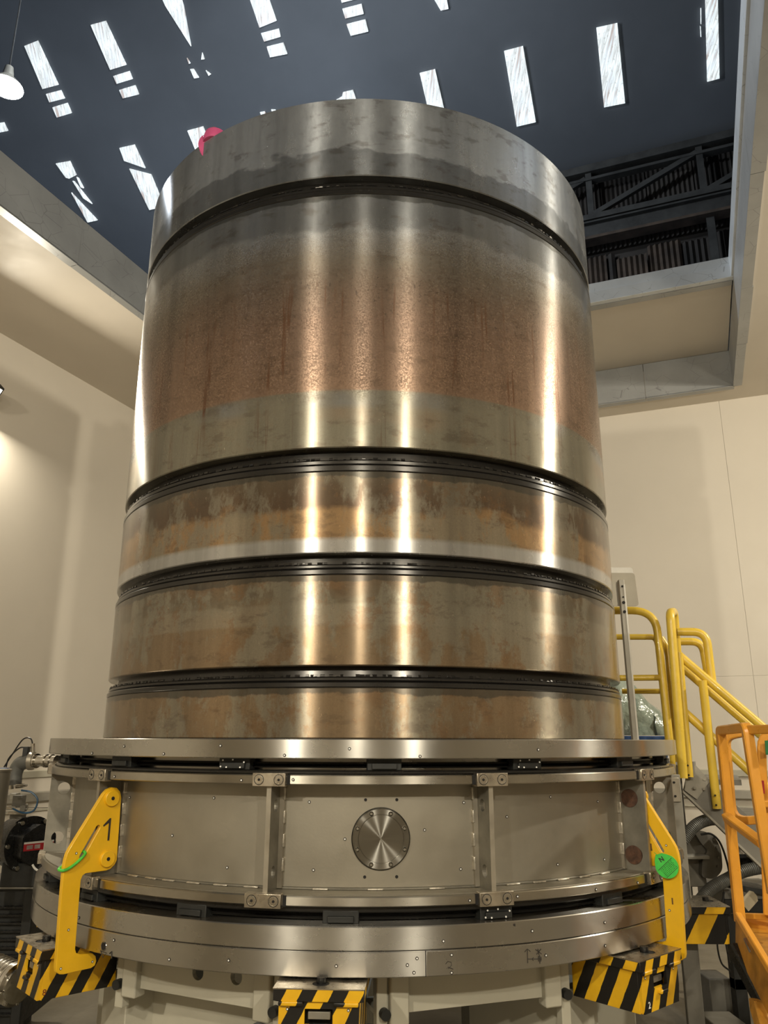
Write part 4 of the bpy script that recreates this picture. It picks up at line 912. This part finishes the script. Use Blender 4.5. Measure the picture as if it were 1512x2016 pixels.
for q, rr_ in ((0.15, 0.040), (0.55, 0.036), (0.75, 0.036)): child(el, 'clamp', lambda bm: cyl(bm, pe[2].lerp(pe[0], q), pe[2].lerp(pe[0], q+0.07), rr_, 20), 'chrome')
child(el, 'flange', lambda bm: cyl(bm, pe[2]+Vector((-0.012, 0, 0)), pe[2]+Vector((0.012, 0, 0)), 0.050, 20), 'edge_steel')
child(el, 'lower_clamp', lambda bm: cyl(bm, Vector((-1.9810, 0.2243, 1.3478)), Vector((-1.9781, 0.2243, 1.3261)), 0.055, 20), 'chrome')
child(el, 'gauge', lambda bm: box(bm, Vector((-1.9291, 0.2032, 1.4990))-Vector((0.012, 0.02, 0)), Vector((-1.9131, 0.2029, 1.5543))+Vector((0.0, 0.02, 0))), 'black_matte', bev=0.003)
child(el, 'gauge_head', lambda bm: cyl(bm, Vector((-1.8886, 0.2023, 1.5212)), Vector((-1.8949, 0.2025, 1.5710)), 0.012, 12), 'chrome')
def cable(label, pts, r=0.004, mat='cable_black', name='cable'):
    pts = [Vector(p) for p in pts]
    bm = NB(); tube(bm, [p-pts[0] for p in spline(pts, 8)], r, 7); o = finish(name, bm, mat); o.location = pts[0]; return tag(o, label, 'cable' if name == 'cable' else 'hose')
cable('thin black cable arching high over the left pipe elbow', [(-1.8935, 0.2024, 1.5599), (-1.9129, 0.2029, 1.5988), (-1.9641, 0.2240, 1.5931), (-2.0204, 0.2452, 1.5146), (-2.0688, 0.2663, 1.4418)])
cable('thin black cable arching lower beside the pipe elbow', [(-1.9297, 0.2032, 1.5487), (-1.9782, 0.2243, 1.5456), (-2.0378, 0.2456, 1.4924), (-2.0572, 0.2660, 1.4419)])
cable('blue hose curving in a loop beside the left gusset', [(-1.8958, 0.1225, 1.3241), (-1.8384, 0.1212, 1.3137), (-1.7999, 0.1204, 1.2742), (-1.8153, 0.1207, 1.2192), (-1.8724, 0.1220, 1.2086), (-1.9308, 0.1232, 1.2293)], 0.005, 'blue_hose', 'air_hose')
cable('short white cable end below the vacuum pump', [(-1.8254, 0.2209, 0.9331), (-1.8088, 0.2206, 0.9126), (-1.7818, 0.2200, 0.8973)], 0.006, 'white_plastic')
# valve stack
va = empty('valve_stack', 'stack of chrome valve blocks with a blue connector above the black pump', 'valve', (-1.9712, 0.2741, 1.1554)); bpy.context.view_layer.update()
def pbox(x0, y0, x1, y1, d, th=0.06):
    a = Vector(P3(x0, y1, d)); b_ = Vector(P3(x1, y0, d)); return (Vector((min(a.x, b_.x), a.y, min(a.z, b_.z))), Vector((max(a.x, b_.x), a.y+th, max(a.z, b_.z))))
def P3(x, y, d):
    dr = fw*F_PX + rr*(x-756) - ur*(y-1008); g = Vector((math.sin(YAW), math.cos(YAW), 0)); return CAM + dr*(d/dr.dot(g))
def vb(name, x0, y0, x1, y1, d, mat, root, th=0.06, bev=0.003):
    lo, hi = pbox(x0, y0, x1, y1, d, th); return child(root, name, lambda bm: box(bm, lo, hi), mat, bev=bev)
vb('blue_connector', -6, 1512, 12, 1526, 4.7, 'blue_paint', va)
vb('blue_box', 4, 1528, 16, 1550, 4.80, 'blue_paint', va)
vb('valve_block', 18, 1562, 32, 1575, 4.84, 'grey_light', va)
vb('valve_block', 22, 1566, 44, 1590, 4.74, 'grey_steel', va)
vb('chrome_arm', 2, 1588, 24, 1594, 4.66, 'chrome', va)
vb('chrome_arm', 14, 1598, 48, 1604, 4.68, 'chrome', va)
vb('small_block', 38, 1586, 50, 1598, 4.66, 'grey_steel', va, 0.03)
vb('chrome_fitting', 30, 1544, 52, 1549, 4.64, 'chrome', va, 0.02)
vb('bracket', 18, 1600, 44, 1612, 4.72, 'grey_steel', va)
child(va, 'hook', lambda bm: tube(bm, spline([Vector((-1.8931, 0.1824, 1.2406)), Vector((-1.8769, 0.1821, 1.2459)), Vector((-1.8738, 0.1820, 1.2220)), Vector((-1.8883, 0.1823, 1.2247))], 5), 0.003, 6), 'rib_steel')
child(va, 'tie_rod', lambda bm: cyl(bm, Vector((-1.9023, 0.2226, 1.2268)), Vector((-1.7975, 0.3204, 1.2192)), 0.002, 6), 'rib_steel')
# steel tank at the very left edge
tk = empty('steel_tank', 'slim upright grey steel tank cut off by the left edge', 'tank', (-1.9721, 0.1241, 0.8268)); bpy.context.view_layer.update()
c0 = Vector((-1.9693, -0.0760, 0.8959)); c1 = Vector((-2.0477, -0.0743, 1.4375))
child(tk, 'shell', lambda bm: cyl(bm, (c0.x, c0.y, c0.z), (c0.x, c0.y, c1.z), 0.080, 32), 'matte_steel')
child(tk, 'rim', lambda bm: cyl(bm, (c0.x, c0.y, c1.z-0.006), (c0.x, c0.y, c1.z+0.004), 0.086, 32), 'edge_steel')
child(tk, 'bracket', lambda bm: box(bm, (c0.x-0.05, c0.y-0.11, c0.z-0.05), (c0.x+0.10, c0.y-0.02, c0.z+0.07)), 'grey_light', bev=0.01)
# convoluted metal bellows by the left jack
bl = empty('metal_bellows', 'shiny ribbed metal bellows coupling beside the jack marked 8', 'bellows', Vector((-1.5068, -0.7362, 0.6163))); bpy.context.view_layer.update()
bc = Vector((-1.5116, -0.7361, 0.6201)); bx = Vector((0.85, -0.5, -0.12)).normalized()
pr = [(0, -0.10)]
for i in range(7): pr += [(0.060, -0.10+i*0.022), (0.078, -0.095+i*0.022), (0.078, -0.088+i*0.022), (0.060, -0.083+i*0.022)]
child(bl, 'convolutions', lambda bm: lathe_axis(bm, pr, bc, bx, 28), 'chrome')
child(bl, 'end_flange', lambda bm: lathe_axis(bm, [(0, 0.055), (0.085, 0.055), (0.085, 0.075), (0.07, 0.08), (0.07, 0.09), (0, 0.09)], bc, bx, 28), 'chrome')
for i in range(8):
    aa = R_(45*i+10); q = orient(bc, bx) @ Vector((0.077*math.cos(aa), 0.077*math.sin(aa), 0.075)); child(bl, 'bolt', lambda bm: cyl(bm, q, q+bx*0.01, 0.006, 6), 'bolt_steel')

# ================================================================== RIGHT: stair, sign, bag
sp_ = empty('access_stair', 'yellow handrails and grey stringer of the access stair behind the ring', 'stair', (Vector((1.9487, 0.2386, 0.9334)).x, Vector((1.9487, 0.2386, 0.9334)).y, 0)); bpy.context.view_layer.update()
PR_ = 0.0245
def rail(pts, rad=0.10, name='handrail', r=PR_): return child(sp_, name, lambda bm: tube(bm, fillet(pts, rad, 8), r, 14), 'rail_yellow')
rail([Vector((1.5332, 0.4477, 2.3926)), Vector((1.8043, 0.3418, 2.3776)), Vector((1.7970, 0.2919, 1.5852))], 0.26)
rail([Vector((1.5357, 0.4977, 2.2311)), Vector((1.8104, 0.3917, 2.2194)), Vector((1.8201, 0.3915, 2.1532))], 0.05, 'mid_rail', 0.018)
rail([Vector((1.4770, 0.3689, 1.9637)), Vector((1.7922, 0.3121, 1.9639))], 0.05, 'mid_rail', 0.018)
rail([Vector((1.6372, 0.5955, 1.8982)), Vector((1.8632, 0.4905, 1.8930))], 0.05, 'mid_rail', 0.016)
rail([Vector((1.8570, 0.4407, 2.2193)), Vector((1.8971, 0.4298, 2.1420)), Vector((1.8833, 0.4201, 1.4731))], 0.06, 'post')
rail([Vector((1.7695, 0.0625, 1.3961)), Vector((1.7869, 0.0621, 2.3213)), Vector((1.9016, 0.2897, 2.3636)), Vector((1.9012, 0.3397, 1.5330))], 0.06, 'gate_loop', 0.0255)
rail([Vector((1.8459, 0.1608, 1.3972)), Vector((1.8681, 0.1904, 2.1011))], 0.05, 'post', 0.021)
rail([Vector((1.8198, 0.3415, 1.3836)), Vector((1.8283, 0.3413, 1.5909))], 0.05, 'post', 0.016)
rail([Vector((1.8882, 0.2399, 2.2317)), Vector((2.0470, 0.1965, 2.2269)), Vector((2.0465, 0.1865, 1.9086))], 0.13)
rail([Vector((2.0065, 0.5374, 2.2092)), Vector((2.1432, 0.4944, 2.2049)), Vector((2.1541, 0.4842, 1.9907))], 0.12)
rail([Vector((1.8784, 0.2202, 2.0892)), Vector((2.2651, 0.0317, 1.6477)), Vector((2.3602, -0.0204, 1.5339))], 0.05)
rail([Vector((2.0067, 0.5374, 2.0514)), Vector((2.4051, 0.3287, 1.5923)), Vector((2.5086, 0.2764, 1.4781))], 0.05)
rail([Vector((1.8777, 0.2202, 1.7579)), Vector((2.1686, 0.0838, 1.4227)), Vector((2.3185, -0.0195, 1.2386))], 0.05, 'mid_rail')
po = rail([Vector((1.9688, 0.1382, 1.9343)), Vector((1.9743, 0.1380, 1.2310))], 0.05, 'post')
for x_, y_, d in ((1408, 1566, 4.672), (1410, 1585, 4.672), (1354, 1507, 4.694), (1356, 1526, 4.694)):
    child(sp_, 'bolt_hole', lambda bm: cyl(bm, P3(x_, y_, d), P3(x_, y_, d-0.006), 0.0055, 10), 'dark_hole')
def pplate(name, pts, d0, th, mat, root):
    """flat plate through image-free 3-D points lying in one upright plane"""
    def b(bm):
        A = [bm.verts.new(p) for p in pts]; B = [bm.verts.new(p + Vector((0.12, 1.0, 0)).normalized()*th) for p in pts]
        bm.faces.new(A); bm.faces.new(B[::-1]); k = len(pts)
        for i in range(k): bm.faces.new((A[i], B[i], B[(i+1) % k], A[(i+1) % k]))
    return child(root, name, b, mat, smooth=False)
pplate('stringer', [Vector((1.8776, 0.2202, 1.4728)), Vector((2.2620, 0.0317, 1.0433)), Vector((2.2352, 0.0323, 0.8493)), Vector((1.8272, 0.2313, 1.3166))], 0, 0.012, 'grey_steel', sp_)
sg = pplate('splice_plate', [Vector((1.8518, 0.2057, 1.4508)), Vector((1.8879, 0.1999, 1.4789)), Vector((1.9632, 0.1683, 1.3751)), Vector((1.8854, 0.1900, 1.2755)), Vector((1.8289, 0.2112, 1.3233))], 0, 0.01, 'rib_steel', sp_)
pplate('stringer_edge', [Vector((1.8163, 0.2015, 1.3239)), Vector((2.2217, 0.0026, 0.8616)), Vector((2.2196, 0.0027, 0.8468)), Vector((1.8149, 0.2015, 1.3102))], 0, 0.05, 'grey_light', sp_)
for x_, y_ in ((1387, 1534), (1368, 1551), (1386, 1553)): child(sp_, 'bolt', lambda bm: cyl(bm, P3(x_, y_, 4.75), P3(x_, y_, 4.73), 0.009, 8), 'rib_steel')
for i in range(5):
    q = Vector((1.9219, 0.2592, 1.3512)) + (UU*0.22*i - Vector((0, 0, 0.20*i)))
    child(sp_, 'tread', lambda bm: box(bm, (0, 0.03, 0), (0.24, 0.75, 0.03), Matrix.Translation(q) @ ROOM.to_3x3().to_4x4()), 'grey_steel')
q = Vector((1.8597, 0.3906, 1.4738))
child(sp_, 'platform', lambda bm: box(bm, (-0.15, 0.05, -0.08), (0.10, 1.0, -0.02), Matrix.Translation(q) @ ROOM.to_3x3().to_4x4()), 'grey_steel')
for dv in (0.1, 0.9): child(sp_, 'support_leg', lambda bm: box(bm, (-0.05, dv, -q.z), (0.0, dv+0.05, -0.08), Matrix.Translation(q) @ ROOM.to_3x3().to_4x4()), 'grey_steel')
# blue platform edge and slotted post with its grey sign
b0 = Vector((1.7767, 1.0426, 1.5821)); b1 = Vector((2.0583, 1.0364, 1.6262))
wobj('blue_platform', lambda bm: box(bm, (b0.x-0.35, b0.y, b0.z-0.10), (b1.x, b0.y+0.6, b1.z)), 'blue_paint', 'dark blue platform top just behind the ring on the right', 'platform', (b0.x, b0.y, b0.z), bev=0.004)
s0 = Vector((1.4665, 0.0491, 1.6017))
pz = Vector((s0.x, s0.y, 1.602))
sg_ = empty('sign_post', 'pale slotted upright post carrying a grey rectangular sign right of the drum', 'sign post', Vector((1.5513, 0.1673, 1.5991))); bpy.context.view_layer.update()
pa, pb_ = Vector((1.5513, 0.1673, 1.5991)), Vector((1.5450, 0.1674, 2.5349))
child(sg_, 'post', lambda bm: box(bm, (-0.016, -0.016, 0), (0.016, 0.016, (pb_-pa).length), orient(pa, pb_-pa, (1, 0, 0))), 'grey_light', bev=0.002)
child(sg_, 'post_edge', lambda bm: box(bm, (0.008, -0.019, 0), (0.018, -0.015, (pb_-pa).length-0.03), orient(pa, pb_-pa, (1, 0, 0))), 'white_plastic', smooth=False)
def onpost(t_): return pa.lerp(pb_, t_)
for t_, r_ in ((0.955, 0.006), (0.885, 0.005), (0.85, 0.009), (0.79, 0.009)):
    child(sg_, 'slot_hole', lambda bm: cyl(bm, onpost(t_)+Vector((0, -0.014, 0)), onpost(t_)+Vector((0, -0.0215, 0)), r_, 12), 'dark_hole')
s1_, s2_ = Vector((1.4772, 0.2089, 2.3826)), Vector((1.6462, 0.2052, 2.5875))
m = orient(Vector((0, s1_.y, 0)), (0, -1, 0), (1, 0, 0))
child(sg_, 'sign_plate', lambda bm: prism(bm, rnd_poly([(s1_.x, s1_.z), (s2_.x+0.01, s1_.z), (s2_.x, s2_.z), (s1_.x, s2_.z)], 0.02), 0, 0.004, m), 'matte_steel')
child(sg_, 'sign_frame', lambda bm: prism(bm, rnd_poly([(s1_.x, s1_.z+0.0), (s2_.x-0.002, s1_.z), (s2_.x-0.006, s2_.z+0.035), (s1_.x, s2_.z+0.035)], 0.02), -0.006, -0.002, m), 'white_plastic')
# crumpled plastic sheet
def bag(bm):
    import mathutils
    base = Vector((1.8246, 1.3416, 1.6302)); tops = [(-0.25, 0.40), (-0.1, 0.44), (0.0, 0.43), (0.07, 0.40), (0.13, 0.34), (0.18, 0.27), (0.25, 0.20), (0.28, 0.12), (0.34, 0.01)]
    nx, ny = 28, 20; g = []
    for i in range(nx+1):
        s = i/nx; x = -0.30 + 0.64*s
        h = 0.02
        for (xa, ha), (xb, hb_) in zip(tops, tops[1:]):
            if xa <= x <= xb: h = ha+(hb_-ha)*(x-xa)/(xb-xa)
        if x < tops[0][0]: h = tops[0][1]
        row = []
        for j in range(ny+1):
            a = math.pi*j/ny; d_ = -math.cos(a)*0.22; hh = h*math.sin(a)**0.6
            p = Vector((x, d_, hh)); n_ = mathutils.noise.noise(p*9)*0.045 + mathutils.noise.noise(p*22)*0.02
            row.append(bm.verts.new(base + p + Vector((n_, n_*0.8, n_*0.6*math.sin(a)))))
        g.append(row)
    for i in range(nx):
        for j in range(ny): bm.faces.new((g[i][j], g[i+1][j], g[i+1][j+1], g[i][j+1]))
    bm.faces.new([r[0] for r in g] + [r[-1] for r in g[::-1]]); bm.faces.new(g[0]); bm.faces.new(g[-1][::-1])
bo = Vector((1.9778, 1.3382, 1.6236))
wobj('plastic_sheet', bag, 'plastic_sheet', 'crumpled translucent green plastic sheet heaped on the blue platform', 'plastic sheet', bo)

# ================================================================== RIGHT: orange work platform
lf = empty('work_platform', 'orange mobile work platform with tubular guard rails at the right edge', 'lift', (Vector((1.4685, -1.2513, 0.6245)).x+0.3, Vector((1.4685, -1.2513, 0.6245)).y, 0)); bpy.context.view_layer.update()
def obar(pts, w=0.019, rad=0.03, name='guard_rail', d=None, mat='orange_paint'): return child(lf, name, lambda bm: tube(bm, fillet(pts, rad, 5), w, prof=SQ, hint=Vector((0.1, 1, 0))), mat)
obar([Vector((1.4482, -1.2008, 0.9276)), Vector((1.4564, -1.2010, 1.6383)), Vector((1.4007, -1.5498, 1.6453)), Vector((1.4226, -1.5503, 1.0861))], 0.018, 0.02, 'front_frame')
obar([Vector((1.4089, -1.5300, 1.6366)), Vector((1.4451, -1.8509, 1.6380))], 0.016, 0.02, 'top_rail')
obar([Vector((1.6770, -1.0558, 1.2860)), Vector((1.5713, -0.9534, 1.2645)), Vector((1.5822, -0.9537, 1.6153)), Vector((1.6369, -1.0049, 1.6302))], 0.016, 0.09, 'gate_frame')
obar([Vector((1.7440, -1.2573, 1.6345)), Vector((1.6199, -1.2045, 1.6307)), Vector((1.5826, -1.1537, 0.9448))], 0.017, 0.12, 'side_frame')
obar([Vector((1.4358, -1.2105, 1.3075)), Vector((1.4286, -1.5004, 1.2443))], 0.016, 0.02, 'mid_rail')
obar([Vector((1.5363, -1.2527, 1.3582)), Vector((1.6244, -1.2547, 1.3584))], 0.012, 0.02, 'latch_bar')
obar([Vector((1.5708, -1.2335, 1.4581)), Vector((1.5722, -1.2335, 1.3910))], 0.009, 0.01, 'latch_post')
obar([Vector((1.4303, -1.2304, 0.9564)), Vector((1.3736, -1.6493, 0.8084))], 0.012, 0.02, 'toe_rail')
obar([Vector((1.5260, -1.0525, 0.9197)), Vector((1.6368, -1.1549, 0.9341))], 0.010, 0.02, 'toe_rail')
pplate('toe_board', [Vector((1.4279, -1.2204, 0.9474)), Vector((1.3722, -1.6493, 0.7981)), Vector((1.3526, -1.6488, 0.6570)), Vector((1.4143, -1.2201, 0.8356))], 0, 0.012, 'orange_dirty', lf)
pplate('back_board', [Vector((1.5425, -1.0028, 0.9006)), Vector((1.6937, -1.0561, 0.9034)), Vector((1.6852, -1.0559, 0.8426)), Vector((1.5727, -1.0035, 0.8445))], 0, 0.012, 'orange_paint', lf)
pplate('deck', [Vector((1.5271, -1.0325, 0.8545)), Vector((1.7171, -1.0566, 0.8519)), Vector((1.4215, -1.6003, 0.7874)), Vector((1.3909, -1.5996, 0.8097))], 0, 0.012, 'orange_dirty', lf)
pplate('chrome_buckle', [Vector((1.3895, -1.3496, 0.9022)), Vector((1.4011, -1.3498, 0.9056)), Vector((1.3927, -1.3896, 0.8698)), Vector((1.3884, -1.3895, 0.8649))], 0, 0.006, 'chrome', lf)
pplate('green_notice', [Vector((1.6080, -1.2543, 1.5987)), Vector((1.6776, -1.2558, 1.5989)), Vector((1.6700, -1.2557, 1.5441)), Vector((1.6049, -1.2542, 1.5440))], 0, 0.004, 'green_panel', lf)
pplate('red_catch', [Vector((1.5717, -1.2535, 1.4455)), Vector((1.5838, -1.2538, 1.4456)), Vector((1.5813, -1.2537, 1.3961)), Vector((1.5698, -1.2535, 1.3998))], 0, 0.01, 'red_label', lf)
child(lf, 'mast', lambda bm: tube(bm, [Vector((1.4189, -1.2102, 0.8368)), Vector((1.4224, -1.3003, 0.7704)), Vector((1.4281, -1.4504, 0.6529)), Vector((1.4204, -1.5503, 0.5953))], 0.03, prof=SQ), 'black_gloss')
child(lf, 'outrigger', lambda bm: tube(bm, fillet([Vector((1.3497, -1.4487, 0.7114)), Vector((1.3691, -1.4491, 0.7115)), Vector((1.3081, -1.6479, 0.6287))], 0.02), 0.022, prof=SQ), 'orange_dirty')
q = lf.location
child(lf, 'base', lambda bm: box(bm, (q.x+0.1, q.y-0.4, 0.0), (q.x+0.9, q.y+0.5, 0.25)), 'grey_steel', bev=0.01)
child(lf, 'scissor_column', lambda bm: box(bm, (q.x+0.35, q.y-0.1, 0.25), (q.x+0.55, q.y+0.2, 0.85)), 'grey_steel', bev=0.01)

# ================================================================== RIGHT: pumps, hoses, duct
du = empty('side_duct', 'grey steel duct with a round bolted end flange behind the ring on the right', 'duct', Vector((2.0522, 0.6365, 0.7643))); bpy.context.view_layer.update()
dc = Vector((2.1231, 0.6349, 0.9294))
child(du, 'web', lambda bm: box(bm, (dc.x-0.35, dc.y+0.02, dc.z-0.035), (dc.x-0.02, dc.y+0.10, dc.z+0.125)), 'grey_steel', bev=0.004)
child(du, 'ledge', lambda bm: box(bm, (dc.x-0.35, dc.y-0.06, dc.z-0.02), (dc.x-0.04, dc.y+0.10, dc.z+0.0)), 'grey_light', bev=0.004)
child(du, 'lower_web', lambda bm: box(bm, (dc.x-0.35, dc.y+0.05, dc.z-0.19), (dc.x-0.03, dc.y+0.12, dc.z-0.02)), 'rib_steel', bev=0.004)
child(du, 'end_flange', lambda bm: prism(bm, rnd_poly([(-0.08, -0.13), (0.0, -0.14), (0.055, -0.09), (0.06, 0.03), (0.03, 0.10), (-0.04, 0.135), (-0.10, 0.135), (-0.06, 0.06), (-0.02, 0.02), (-0.06, -0.02)], 0.03), 0, 0.05, orient(dc+Vector((0, 0.05, 0)), (0, -1, 0), (1, 0, 0))), 'grey_steel')
for aa in (60, 25, -10, -45): child(du, 'bolt', lambda bm: cyl(bm, dc+Vector((0.035*math.cos(R_(aa))-0.0, 0.0, 0.095*math.sin(R_(aa)))), dc+Vector((0.035*math.cos(R_(aa)), -0.012, 0.095*math.sin(R_(aa)))), 0.007, 8), 'rib_steel')
def hose(label, pts, r):
    pts = [Vector(p) for p in pts]; path = [p-pts[0] for p in spline(pts, 22)]
    bm = NB(); tube(bm, path, r, 14, rfun=lambda i: r*(1.0 if i % 2 else 0.93)); o = finish('flexible_hose', bm, 'hose_grey'); o.location = pts[0]; return tag(o, label, 'hose')
hose('upper grey ribbed hose arching from behind the ring to the right', [Vector((1.7350, 0.2933, 0.9525)), Vector((1.8265, 0.2913, 1.0548)), Vector((1.8980, 0.2897, 1.1256)), Vector((1.9887, 0.3078, 1.1568)), Vector((2.0989, 0.3354, 1.1571))], 0.034)
hose('lower grey ribbed hose rising from the far jack to the pump', [Vector((1.8940, 0.3398, 0.7123)), Vector((1.9945, 0.3877, 0.7779)), Vector((2.1151, 0.4350, 0.8212)), Vector((2.2090, 0.4330, 0.8623)), Vector((2.3246, 0.4305, 0.8844)), Vector((2.4442, 0.4279, 0.8902))], 0.036)
cable('thin black cable crossing over the side duct to the floor', [Vector((1.9877, 0.4378, 1.0634)), Vector((2.0480, 0.4365, 1.0663)), Vector((2.0963, 0.4354, 1.0162)), Vector((2.1251, 0.4348, 0.9059)), Vector((2.1343, 0.4346, 0.7833))], 0.006)
cable('black cable hanging in a long curve to the right of the far jack', [Vector((2.0479, 0.3365, 0.7731)), Vector((2.0083, 0.3373, 0.6551)), Vector((1.9777, 0.3380, 0.5132)), Vector((1.9886, 0.3378, 0.4117)), Vector((2.0343, 0.3368, 0.3690))], 0.005)
cable('black cable hanging straight beside the pump stand', [Vector((2.0624, 0.3862, 0.7593)), Vector((2.0491, 0.3865, 0.6455)), Vector((2.0453, 0.3865, 0.5151)), Vector((2.0545, 0.3863, 0.3996))], 0.005)
gp = empty('turbo_pump', 'dark vacuum pump with clamps on a black stand behind the orange platform', 'pump', (Vector((2.2535, 0.6321, 0.1670)).x, Vector((2.2535, 0.6321, 0.1670)).y, 0)); bpy.context.view_layer.update()
g0 = Vector((2.3525, 0.6299, 0.8784))
def gbox(name, x0, y0, x1, y1, d, mat, th=0.1, bev=0.004): return vb(name, x0, y0, x1, y1, d, mat, gp, th, bev)
child(gp, 'body', lambda bm: cyl(bm, g0-Vector((0, 0, 0.03)), g0+Vector((0, 0, 0.16)), 0.10, 28), 'black_gloss')
child(gp, 'clamp_ring', lambda bm: cyl(bm, g0+Vector((0, 0, 0.05)), g0+Vector((0, 0, 0.075)), 0.112, 28), 'rib_steel')
child(gp, 'head', lambda bm: cyl(bm, g0+Vector((0, 0, 0.16)), g0+Vector((0, 0, 0.20)), 0.115, 28), 'rib_steel')
gbox('valve_body', 1452, 1640, 1470, 1690, 5.05, 'black_matte')
gbox('fitting', 1470, 1655, 1486, 1668, 5.0, 'chrome'); gbox('fitting', 1478, 1676, 1500, 1690, 5.0, 'grey_light'); gbox('fitting', 1456, 1674, 1466, 1682, 4.98, 'white_plastic')
gbox('electrics', 1454, 1655, 1460, 1664, 4.98, 'white_plastic')
child(gp, 'base_flange', lambda bm: cyl(bm, Vector((2.3339, 0.6303, 0.7313)), Vector((2.3374, 0.6302, 0.7594)), 0.14, 28), 'black_matte')
gbox('cabinet', 1430, 1752, 1560, 1800, 5.1, 'grey_steel', 0.4)
gbox('cabinet_front', 1430, 1772, 1560, 1797, 5.07, 'black_matte', 0.05)
x0_ = Vector((2.1350, 0.5346, 0.6166)); child(gp, 'frame_leg', lambda bm: box(bm, (x0_.x, x0_.y, 0.0), (x0_.x+0.07, x0_.y+0.07, x0_.z)), 'black_matte', bev=0.004)
child(gp, 'frame_leg', lambda bm: box(bm, (x0_.x+0.55, x0_.y, 0.0), (x0_.x+0.62, x0_.y+0.07, x0_.z)), 'black_matte', bev=0.004)
child(gp, 'frame_beam', lambda bm: box(bm, (x0_.x, x0_.y, 0.22), (x0_.x+0.62, x0_.y+0.07, 0.28)), 'black_matte', bev=0.004)
bm = NB(); c = Vector((2.1868, 0.3335, 0.7287)); m = orient(c, (0.1, -1, 0.1), (0.78, 0.05, 0.62)); prism(bm, rnd_poly([(-0.05, -0.034), (0.035, -0.034), (0.05, -0.015), (0.05, 0.015), (0.035, 0.034), (-0.05, 0.034)], 0.004), -0.0008, 0.0008)
o = finish('paper_tag', bm, 'card'); o.matrix_world = m; tag(o, 'buff paper tag hanging on the pump cabinet at the right', 'tag')
# grey floor leg, floor boxes
def ubox(name, x0, yb, x1, zt, depth, th, mat, label, cat):
    """upright box on the floor between two sight lines"""
    A = P3(x0, yb, depth); B = P3(x1, yb, depth)
    o = wobj(name, lambda bm: box(bm, (A.x, A.y, 0.0), (B.x, A.y+th, zt)), mat, label, cat, (A.x, A.y, 0), bev=0.006); return o
fl_ = empty('floor_stanchion', 'grey steel angle stanchion standing right behind the jack marked 2', 'stanchion', (Vector((1.6671, -0.0753, 0.5016)).x, Vector((1.6671, -0.0753, 0.5016)).y, 0)); bpy.context.view_layer.update()
A = Vector((1.6284, -0.0745, 0.5015)); B = Vector((1.7084, -0.0762, 0.5017))
child(fl_, 'upright', lambda bm: box(bm, (A.x-0.005, A.y, 0.0), (B.x, A.y+0.03, 0.615)), 'grey_steel', bev=0.004)
child(fl_, 'foot', lambda bm: box(bm, (A.x-0.06, A.y-0.12, 0.0), (B.x+0.09, A.y+0.05, 0.02)), 'grey_steel', bev=0.004)
C0 = Vector((1.6466, -0.0549, 1.0991)); C1 = Vector((1.7087, -0.0562, 1.0992))
sc_ = empty('service_column', 'pale grey square column rising behind the right edge of the ring', 'column', (C0.x, C0.y, 0.806)); bpy.context.view_layer.update()
child(sc_, 'shaft', lambda bm: box(bm, (C0.x, C0.y, 0.806), (C1.x, C0.y+0.06, 1.42)), 'column_grey', bev=0.004)
child(sc_, 'bracket', lambda bm: box(bm, (C0.x-0.004, C0.y-0.012, 1.28), (C1.x-0.012, C0.y, 1.405)), 'edge_steel', bev=0.003)
for z in (1.31, 1.38): child(sc_, 'bolt', lambda bm: cyl(bm, (C0.x+0.02, C0.y-0.012, z), (C0.x+0.02, C0.y-0.018, z), 0.006, 8), 'dark_hole')
ubox('floor_trunking', 1412, 1960, 1478, 0.13, 4.75, 0.30, 'grey_steel', 'low grey steel box on the floor under the orange platform', 'box')
ubox('floor_motor', 1396, 1935, 1440, 0.24, 5.25, 0.2, 'grey_steel', 'dull grey motor block on the floor behind the stanchion', 'motor')
cable('thick black corrugated hose rising under the right of the support frame', [Vector((0.9408, -0.4396, 0.3048)), Vector((0.9552, -0.4399, 0.3860)), Vector((0.9558, -0.4399, 0.4682)), Vector((0.9456, -0.4397, 0.5305))], 0.028, 'black_matte', 'flexible_hose')
cable('reddish brown cable under the frame right of centre', [Vector((0.8821, -0.3382, 0.3771)), Vector((0.8826, -0.4383, 0.3756)), Vector((0.9091, -0.4389, 0.3148))], 0.008, 'stain_brown')
